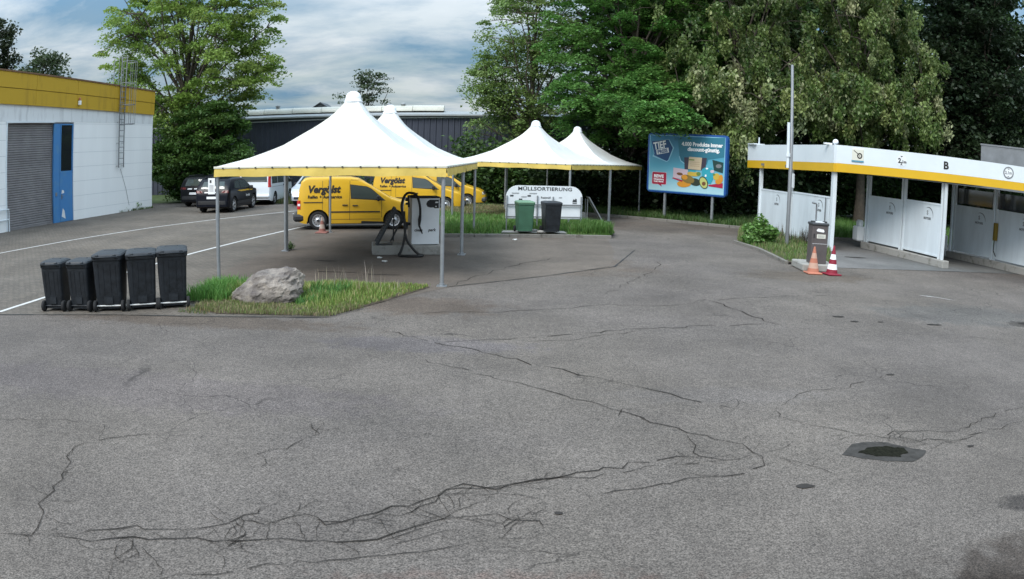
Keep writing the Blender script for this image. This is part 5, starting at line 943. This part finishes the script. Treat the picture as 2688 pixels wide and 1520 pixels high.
# ================================================================== VEGETATION
def make_tree(name,label,base,H,ell,ncl,nl,cl,ls,cols,wts,tr=.22,limbs=12,style='spray',lean=(0,0),group=None,up=.5,elong=1.6,hang=0,seed=1,bark='bark',sub=.6,cat='tree',shell=.42,twig=.018):
    global RNG; RNG=np.random.default_rng(seed); rnd=random.Random(seed)
    t=thing(name,label,cat,base,0,group)
    wv=np.array([e[6] if len(e)>6 else e[3]*e[4]*e[5] for e in ell]); idx=RNG.choice(len(ell),ncl,p=wv/wv.sum()); C=[]
    for i in idx:
        e=ell[i]; d=RNG.normal(size=3); d/=np.linalg.norm(d); r=RNG.uniform(0,1)**shell; C.append([e[0]+d[0]*e[3]*r,e[1]+d[1]*e[4]*r,e[2]+d[2]*e[5]*r])
    C=np.array(C); C[:,2]=np.maximum(C[:,2],.25)
    k=nl; n=ncl*k; cs=RNG.uniform(.6,1.45,ncl); off=RNG.normal(size=(ncl,k,3)); off*=(RNG.uniform(0,1,(ncl,k))**.42*1.9/np.linalg.norm(off,axis=2))[:,:,None]
    rx,rz=cl; off=off*np.array([rx,rx,rz])*cs[:,None,None]*.5
    if style=='droop': off[:,:,2]-= (off[:,:,0]**2+off[:,:,1]**2)*.5/ max(rx,.1)
    if style=='hang': off[:,:,2]*=1.0
    P=(C[:,None,:]+off).reshape(-1,3); P=P[P[:,2]>.05]; n=len(P)
    cc=mixcol(ncl,cols,wts,.18); col=np.repeat(cc,k,0)[:n]*.6+mixcol(n,cols,wts,.2)*.4
    leaf_mesh('crown',P,RNG.uniform(ls*.6,ls*1.35,n),col,t,up=up,elong=elong,hang=hang)
    b=MB(); tops=[]; tz=H*.86; path=[(lean[0]*u*u*H+.12*math.sin(u*5+seed),lean[1]*u*u*H+.1*math.cos(u*4+seed),tz*u) for u in np.linspace(0,1,9)]
    b.tube(path,[tr*(1.25 if i==0 else 1)*(1-.85*i/8) for i in range(9)],9)
    samples=[Vector(p) for p in path[2:]]
    order=list(range(ncl)); rnd.shuffle(order); main=order[:limbs]
    for i in main:
        c=Vector(C[i]); u=min(.8,max(.12,(c.z*.55)/tz)); j=u*8; a=Vector(path[int(j)]).lerp(Vector(path[min(8,int(j)+1)]),j-int(j)); m1=a.lerp(c,.4)+Vector((rnd.uniform(-.3,.3),rnd.uniform(-.3,.3),rnd.uniform(0,.5))); m2=a.lerp(c,.75)+Vector((rnd.uniform(-.25,.25),rnd.uniform(-.25,.25),rnd.uniform(0,.35)))
        r0=tr*.42*(1-u*.6); b.tube([a,m1,m2,c],[r0,r0*.7,r0*.42,r0*.15],6,cap=False); samples+= [m1,m2,a.lerp(m1,.5),m1.lerp(m2,.5),m2.lerp(c,.5)]
    SA=np.array([tuple(s) for s in samples])
    for i in order[limbs:limbs+int(ncl*sub)]:
        c=C[i]; d=np.linalg.norm(SA-c,axis=1); j=int(d.argmin()); a=Vector(SA[j]); c=Vector(c)
        if d[j]>.3: m1=a.lerp(c,.5)+Vector((rnd.uniform(-.15,.15),rnd.uniform(-.15,.15),rnd.uniform(0,.2))); b.tube([a,m1,c],[twig*1.6,twig,twig*.5],4,cap=False)
    b.build('trunk',bark,t); return t
GT='trees along the back of the yard'
# left group
make_tree('tall_tree','tall airy light green tree rising behind the workshop corner',(-20.3,43.5,0),15,[(0,0,9.8,6.8,4.6,4.8),(-1.2,0,14.2,4.5,4,3),(4.2,0,7.6,2.8,2.6,1.7,30),(-4.6,0,8.2,2.4,2.4,1.6,25),(0,0,5.8,4.4,3,1.6,50),(-3,0,11.5,3.6,3,2.6,50),(3,0,11.5,3.4,3,2.6,50)],400,165,(.95,.26),.12,[(.22,.33,.065),(.29,.38,.10),(.15,.25,.045)],[3,2,2],.30,44,group=GT,seed=3,shell=.48,style='droop',sub=.9,twig=.03)
make_tree('dense_shrub','dense dark green shrub mass between the workshop corner and the dark hall',(-18.4,41.6,0),5,[(0,0,2.9,3.3,1.8,3.0),(-1.6,-.4,2.2,2.4,1.8,2.2),(1.4,-.2,2.1,2.3,1.7,2.0),(.8,.2,4.6,2.2,1.6,1.3)],300,180,(.75,.35),.12,[(.045,.10,.022),(.075,.15,.032),(.12,.20,.045)],[3,2,1],.12,14,group=GT,seed=5,cat='shrub')
make_tree('broad_tree','grey-green tree top showing above the workshop roof',(-37.5,50,0),12,[(0,0,8.6,3.6,2.6,3.6),(-2.2,0,6.5,3.2,2.5,3)],170,90,(1.0,.6),.20,[(.055,.085,.035),(.08,.11,.05)],[1,1],.2,20,group=GT,seed=8,sub=.9)
make_tree('dark_tree','dark tree at the left edge of the view, over the workshop roof',(-43.0,48,0),16,[(0,0,11.2,3.6,3,4.3),(1.5,0,8,2.4,2,2.4)],150,90,(.9,.6),.20,[(.030,.045,.020),(.045,.06,.028)],[1,1],.22,20,group=GT,seed=9,sub=.9)
make_tree('thin_tree','small thin tree poking up behind the roof of the dark hall',(-13.6,66,0),9.6,[(0,0,7.8,2.8,1.5,1.5,10),(1.0,0,9.4,1.3,1,1.0,4)],60,26,(.8,.22),.16,[(.05,.075,.035),(.07,.10,.045)],[1,1],.13,22,group=GT,seed=12,sub=.9,twig=.03)
# middle and right
make_tree('airy_tree','loose pale green tree with sky showing through, right of the dark hall',(1.0,46.5,0),15,[(-.4,0,9.0,3.2,3,5.2),(-1.2,0,5.0,2.9,2.6,2.6),(.2,0,13.5,3.4,3,2.8),(-2.6,0,7.5,1.5,1.5,2.0,14)],300,130,(.90,.28),.11,[(.20,.30,.09),(.26,.36,.13),(.15,.24,.06)],[3,2,2],.26,40,group=GT,seed=21,sub=.95,shell=.5,twig=.028,bark='bark2',style='droop')
make_tree('layered_tree','large rich green tree with layered boughs above the far tents',(6.2,41.0,0),15,[(0,0,9.5,5.2,5.2,5.6),(-.6,-2.6,5.6,4.4,3.0,2.2,70),(1.2,-3.8,5.0,2.4,2.4,1.3,22),(0,0,14,4.5,4,2.6),(3.8,-1,8.5,2.8,3.2,4.2),(.5,-7.9,4.7,1.7,.8,.62,20),(.2,-5.6,5.4,3.0,1.6,1.2,22)],820,190,(.72,.19),.115,[(.065,.17,.033),(.12,.25,.055),(.18,.34,.09)],[3,3,2],.35,34,group=GT,seed=23,shell=.33,up=1.1,style='droop',elong=1.4)
PALE=[(.11,.18,.045),(.26,.33,.11),(.52,.55,.32),(.04,.08,.02)]
make_tree('pale_leaf_tree','tree with hanging pale olive leaves behind the left part of the car wash',(11.0,37.6,0),15,[(0,0,8.9,4.6,3.6,5.4),(-1.4,-1.4,5.0,2.6,2.4,2.4,45),(.8,-2.0,6.0,3.4,2.0,1.6,36),(0,0,13.6,4.6,3.6,2.6),(-.9,-3.0,3.2,1.3,1.3,1.4,7)],470,150,(.38,.62),.118,PALE,[3,4,1.9,3.4],.28,30,group=GT,seed=31,shell=.36,up=.1,elong=1.7,hang=.8)
make_tree('pale_leaf_tree','wide tree with hanging pale olive leaves above the middle of the car wash',(18.6,38.0,0),15,[(0,0,8.6,5.2,3.8,5.0),(-1.5,-2.2,6.0,3.4,2.2,1.8,40),(1.6,-2,6.0,3.0,2.0,2.0,36),(0,0,13.4,5.4,3.6,2.6),(3.4,-1,8.6,2.4,2.4,3)],500,150,(.38,.62),.118,PALE,[3,4,1.9,3.4],.30,30,group=GT,seed=33,shell=.36,up=.1,elong=1.7,hang=.8)
make_tree('dark_conifer','very dark evergreen filling the upper right corner behind the car wash',(27.5,38.5,0),18,[(0,0,9,4.6,4,8.5),(-1.5,-1,5,4,3,3.6),(0,0,15.5,3.2,3,3.5)],520,100,(.9,.5),.18,[(.018,.034,.016),(.034,.056,.024)],[2,1],.35,24,group=GT,seed=37,shell=.4)
DK=[(.025,.055,.018),(.042,.085,.027),(.07,.125,.04)]
for i,(x,y,h,rx,sd_,lb) in enumerate(((9.0,47.5,16,5.2,51,'deep green tree behind the layered tree, left of the pole'),(16.0,46.5,17,6.0,52,'dark tree standing behind the pale leaved trees, right of the pole'),(24.0,46.5,17,6.2,53,'dark tree at the back between the pale tree and the conifer'),(32.5,44.5,18,6.5,54,'dark tree behind the conifer at the right edge'))):
    make_tree('background_tree',lb,(x,y,0),h,[(0,0,h*.52,rx,3.0,h*.46),(0,0,h*.2,rx*.95,2.6,h*.22),(0,0,h*.82,rx*.9,2.6,h*.22)],430,62,(1.5,.75),.30,DK,[3,3,1],.35,16,group=GT,seed=sd_,shell=.6,sub=.2)
GU=[(.030,.060,.018),(.050,.095,.025),(.020,.040,.014)]
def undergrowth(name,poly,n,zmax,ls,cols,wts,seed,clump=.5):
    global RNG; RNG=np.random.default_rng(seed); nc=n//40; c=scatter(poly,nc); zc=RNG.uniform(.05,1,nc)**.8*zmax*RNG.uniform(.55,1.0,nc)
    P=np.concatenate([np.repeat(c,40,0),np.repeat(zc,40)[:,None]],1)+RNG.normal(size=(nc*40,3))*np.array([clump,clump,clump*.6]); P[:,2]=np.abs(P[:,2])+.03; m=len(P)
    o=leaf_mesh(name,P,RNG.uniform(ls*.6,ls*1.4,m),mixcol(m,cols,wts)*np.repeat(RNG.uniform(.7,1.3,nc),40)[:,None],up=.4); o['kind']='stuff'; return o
undergrowth('undergrowth',[(-3.6,42.5),(1.5,40.5),(2.5,43),(-3,45.5)],15000,3.4,.16,[(.045,.09,.022),(.07,.125,.03),(.03,.06,.018)],[2,2,1],61)
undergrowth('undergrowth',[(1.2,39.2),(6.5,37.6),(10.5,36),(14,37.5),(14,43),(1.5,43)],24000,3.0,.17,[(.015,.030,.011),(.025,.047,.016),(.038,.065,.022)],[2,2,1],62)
undergrowth('undergrowth',[(12,41),(40,38),(40,46),(12,46)],26000,4.2,.22,DK,[2,2,1],63,.7)
undergrowth('undergrowth',[(-12,41.5),(-4,40.6),(-3.2,43),(-11,44)],5000,1.4,.15,GU,[2,2,1],64,.4)
# bush by the wash wall
def bush(name,label,loc,r,h,n,ls,cols,wts,seed,cat='bush'):
    global RNG; RNG=np.random.default_rng(seed); t=thing(name,label,cat,loc); d=RNG.normal(size=(n,3)); d/=np.linalg.norm(d,axis=1)[:,None]; u=RNG.uniform(0,1,n)**.45
    lump=1+.22*np.sin(d[:,0]*5+seed)*np.cos(d[:,1]*4)+.15*np.sin(d[:,2]*7); P=d*(u*lump)[:,None]*np.array([r[0],r[1],h*.62]); P[:,2]+=h*.42; P=P[P[:,2]>.02]; n=len(P)
    leaf_mesh('foliage',P,RNG.uniform(ls*.6,ls*1.4,n),mixcol(n,cols,wts),t,up=.6); b=MB(); 
    for k in range(9): a=k*.7+seed; b.tube([(0,0,0),(r[0]*.35*math.cos(a),r[1]*.35*math.sin(a),h*.45),(r[0]*.6*math.cos(a),r[1]*.6*math.sin(a),h*.8)],[.015,.01,.005],5)
    b.build('stems','bark',t); return t
BC=[(.10,.20,.04),(.15,.28,.07),(.22,.34,.13)]
bush('leafy_bush','leafy green bush at the foot of the white wash wall',(8.45,25.0,.05),(.54,.75),.84,3600,.085,BC,[2,2,1],71)
bush('leafy_bush','low spreading green plant along the wash bed kerb',(8.05,24.6,.05),(.35,.5),.4,900,.08,BC,[2,2,1],72)
for i,(x,y,h,lb) in enumerate(((-20.42,30.9,.30,'small weed at the wall base right beside the blue door'),(-19.95,34.6,.35,'small weed tuft at the workshop wall base below the ladder'),(-19.75,35.8,.5,'weed clump at the wall near the leaning boards'))):
    bush('weed',lb,(x,y,0),(.28,.35),h,260,.07,BC,[2,2,1],80+i,'weed')
bush('weed','small weed by the rear left pole of the nearest tent',(-6.12,20.2,0),(.12,.12),.22,120,.04,BC,[2,2,1],90,'weed')
# grass
def grass(name,poly,n,h,cols,wts,seed,z=.0,width=.012,hf=None,bend=.35):
    global RNG; RNG=np.random.default_rng(seed); p=scatter(poly,n); P=np.concatenate([p,np.full((n,1),z)],1)
    cl=np.array([mn.noise(Vector((a*1.3,b_*1.3,seed))) for a,b_ in p]); hh=h*(1+.5*cl)*RNG.uniform(.45,1.25,n)
    if hf is not None: hh*=hf(p)
    c=mixcol(n,cols,wts,.22); o=blade_mesh(name,P,hh,c,width,bend); o['kind']='stuff'; return o
GG=[(.14,.24,.045),(.21,.29,.07),(.31,.32,.11),(.40,.34,.18)]
def edge(poly,d0=.35):
    def f(p):
        m=np.full(len(p),9.0); n=len(poly)
        for i in range(n):
            a=np.array(poly[i]);b_=np.array(poly[(i+1)%n]); e=b_-a; t=np.clip(((p-a)@e)/(e@e),0,1); m=np.minimum(m,np.linalg.norm(p-(a+t[:,None]*e),axis=1))
        return np.clip(.25+m/d0*.75,.25,1)
    return f
grass('grass',ISL1,17000,.19,GG,[3,4,2,1],101,.03,.0065,lambda p:edge(ISL1,.6)(p)*np.where((p[:,1]<12.75)&(p[:,0]<-3.5),.45,1.0)*np.where((abs(p[:,0]+4.42)<.75)&(p[:,1]<13.1),.5,1.0))
grass('grass',[(-5.95,12.6),(-5.15,12.5),(-5.1,14.3),(-6.0,14.3)],2600,.24,[(.10,.24,.045),(.14,.29,.065)],[1,1],102,.03,.007,None,.45)
grass('grass',[(-3.75,12.5),(-3.2,12.6),(-3.0,14.0),(-3.65,14.0)],1000,.23,[(.07,.19,.045),(.12,.25,.06)],[1,1],103,.03,.007,None,.45)
grass('dry_grass',[(-5.5,12.0),(-4.95,11.74),(-2.95,11.8),(-2.5,12.6),(-4.0,12.5),(-5.5,12.7)],4600,.085,[(.27,.22,.13),(.22,.20,.10),(.17,.22,.07)],[2,2,3],104,.02,.006)
grass('grass_stalks',[(-4.0,13.6),(-1.9,13.9),(-2.0,14.8),(-4.0,14.7)],40,.42,[(.50,.44,.34)],[1],105,.03,.006,None,.15)
grass('grass',ISL2,42000,.25,[(.09,.20,.04),(.14,.26,.06),(.22,.27,.10)],[3,3,1],111,.10,.010,lambda p:np.where(p[:,1]>30,.6,1.0)*np.where((p[:,0]>-.4)&(p[:,0]<1.8)&(p[:,1]<25.9),.0,1)*edge(ISL2,.3)(p))
grass('grass',[(2.0,25.15),(3.3,25.3),(3.4,26.6),(2.2,26.6)],3000,.38,[(.07,.16,.03),(.11,.20,.05)],[1,1],112,.10,.010)
grass('dry_grass',[(-3.4,33.0),(-1.2,31.2),(1.2,31.9),(.9,36.2),(-2.6,37.4)],9000,.16,[(.30,.25,.14),(.22,.20,.10),(.14,.17,.06)],[3,2,1],113,.14,.012)
STR=[(1.2,37.1),(5.2,34.45),(9.3,31.7),(10.2,31.3),(12,33.5),(14,38),(4,41),(0,41)]
grass('grass',STR,30000,.26,[(.045,.10,.022),(.08,.145,.035),(.14,.17,.07)],[3,2,1],121,.03,.012)
grass('grass',BED,6500,.17,[(.10,.19,.04),(.18,.22,.08),(.28,.25,.13)],[3,2,1],131,.07,.008)
grass('grass',[(12,28.5),(20,28.6),(40,28),(40,38),(12,40)],34000,.30,[(.07,.16,.03),(.11,.21,.05)],[1,1],141,.03,.014)
grass('grass',[(-12.9,39.2),(-9.9,38.6),(-9.2,41.5),(-13,42)],4000,.28,[(.08,.13,.035),(.20,.18,.09)],[1,1],151,.0,.012)
grass('weeds',[(-20.6,30.6),(-19.35,37.0),(-19.2,36.9),(-20.35,30.6)],900,.14,[(.09,.15,.04),(.2,.18,.1)],[2,1],161,.0,.010)
grass('weeds',[(-5.7,11.75),(-5.1,11.65),(-5.1,12.1),(-5.6,12.2)],260,.07,[(.10,.15,.05),(.25,.2,.1)],[1,1],162,.0,.006)

grass('weeds',[(10.15,25.2),(10.35,25.2),(9.95,30.6),(9.75,30.6)],260,.45,[(.10,.14,.05),(.16,.13,.08),(.05,.05,.04)],[1,2,2],171,.05,.008,None,.2)
grass('weeds',[(10.3,24.3),(10.6,24.3),(10.35,25.6),(10.15,25.6)],200,.5,[(.10,.10,.06),(.06,.05,.04)],[1,2],172,.05,.008,None,.2)
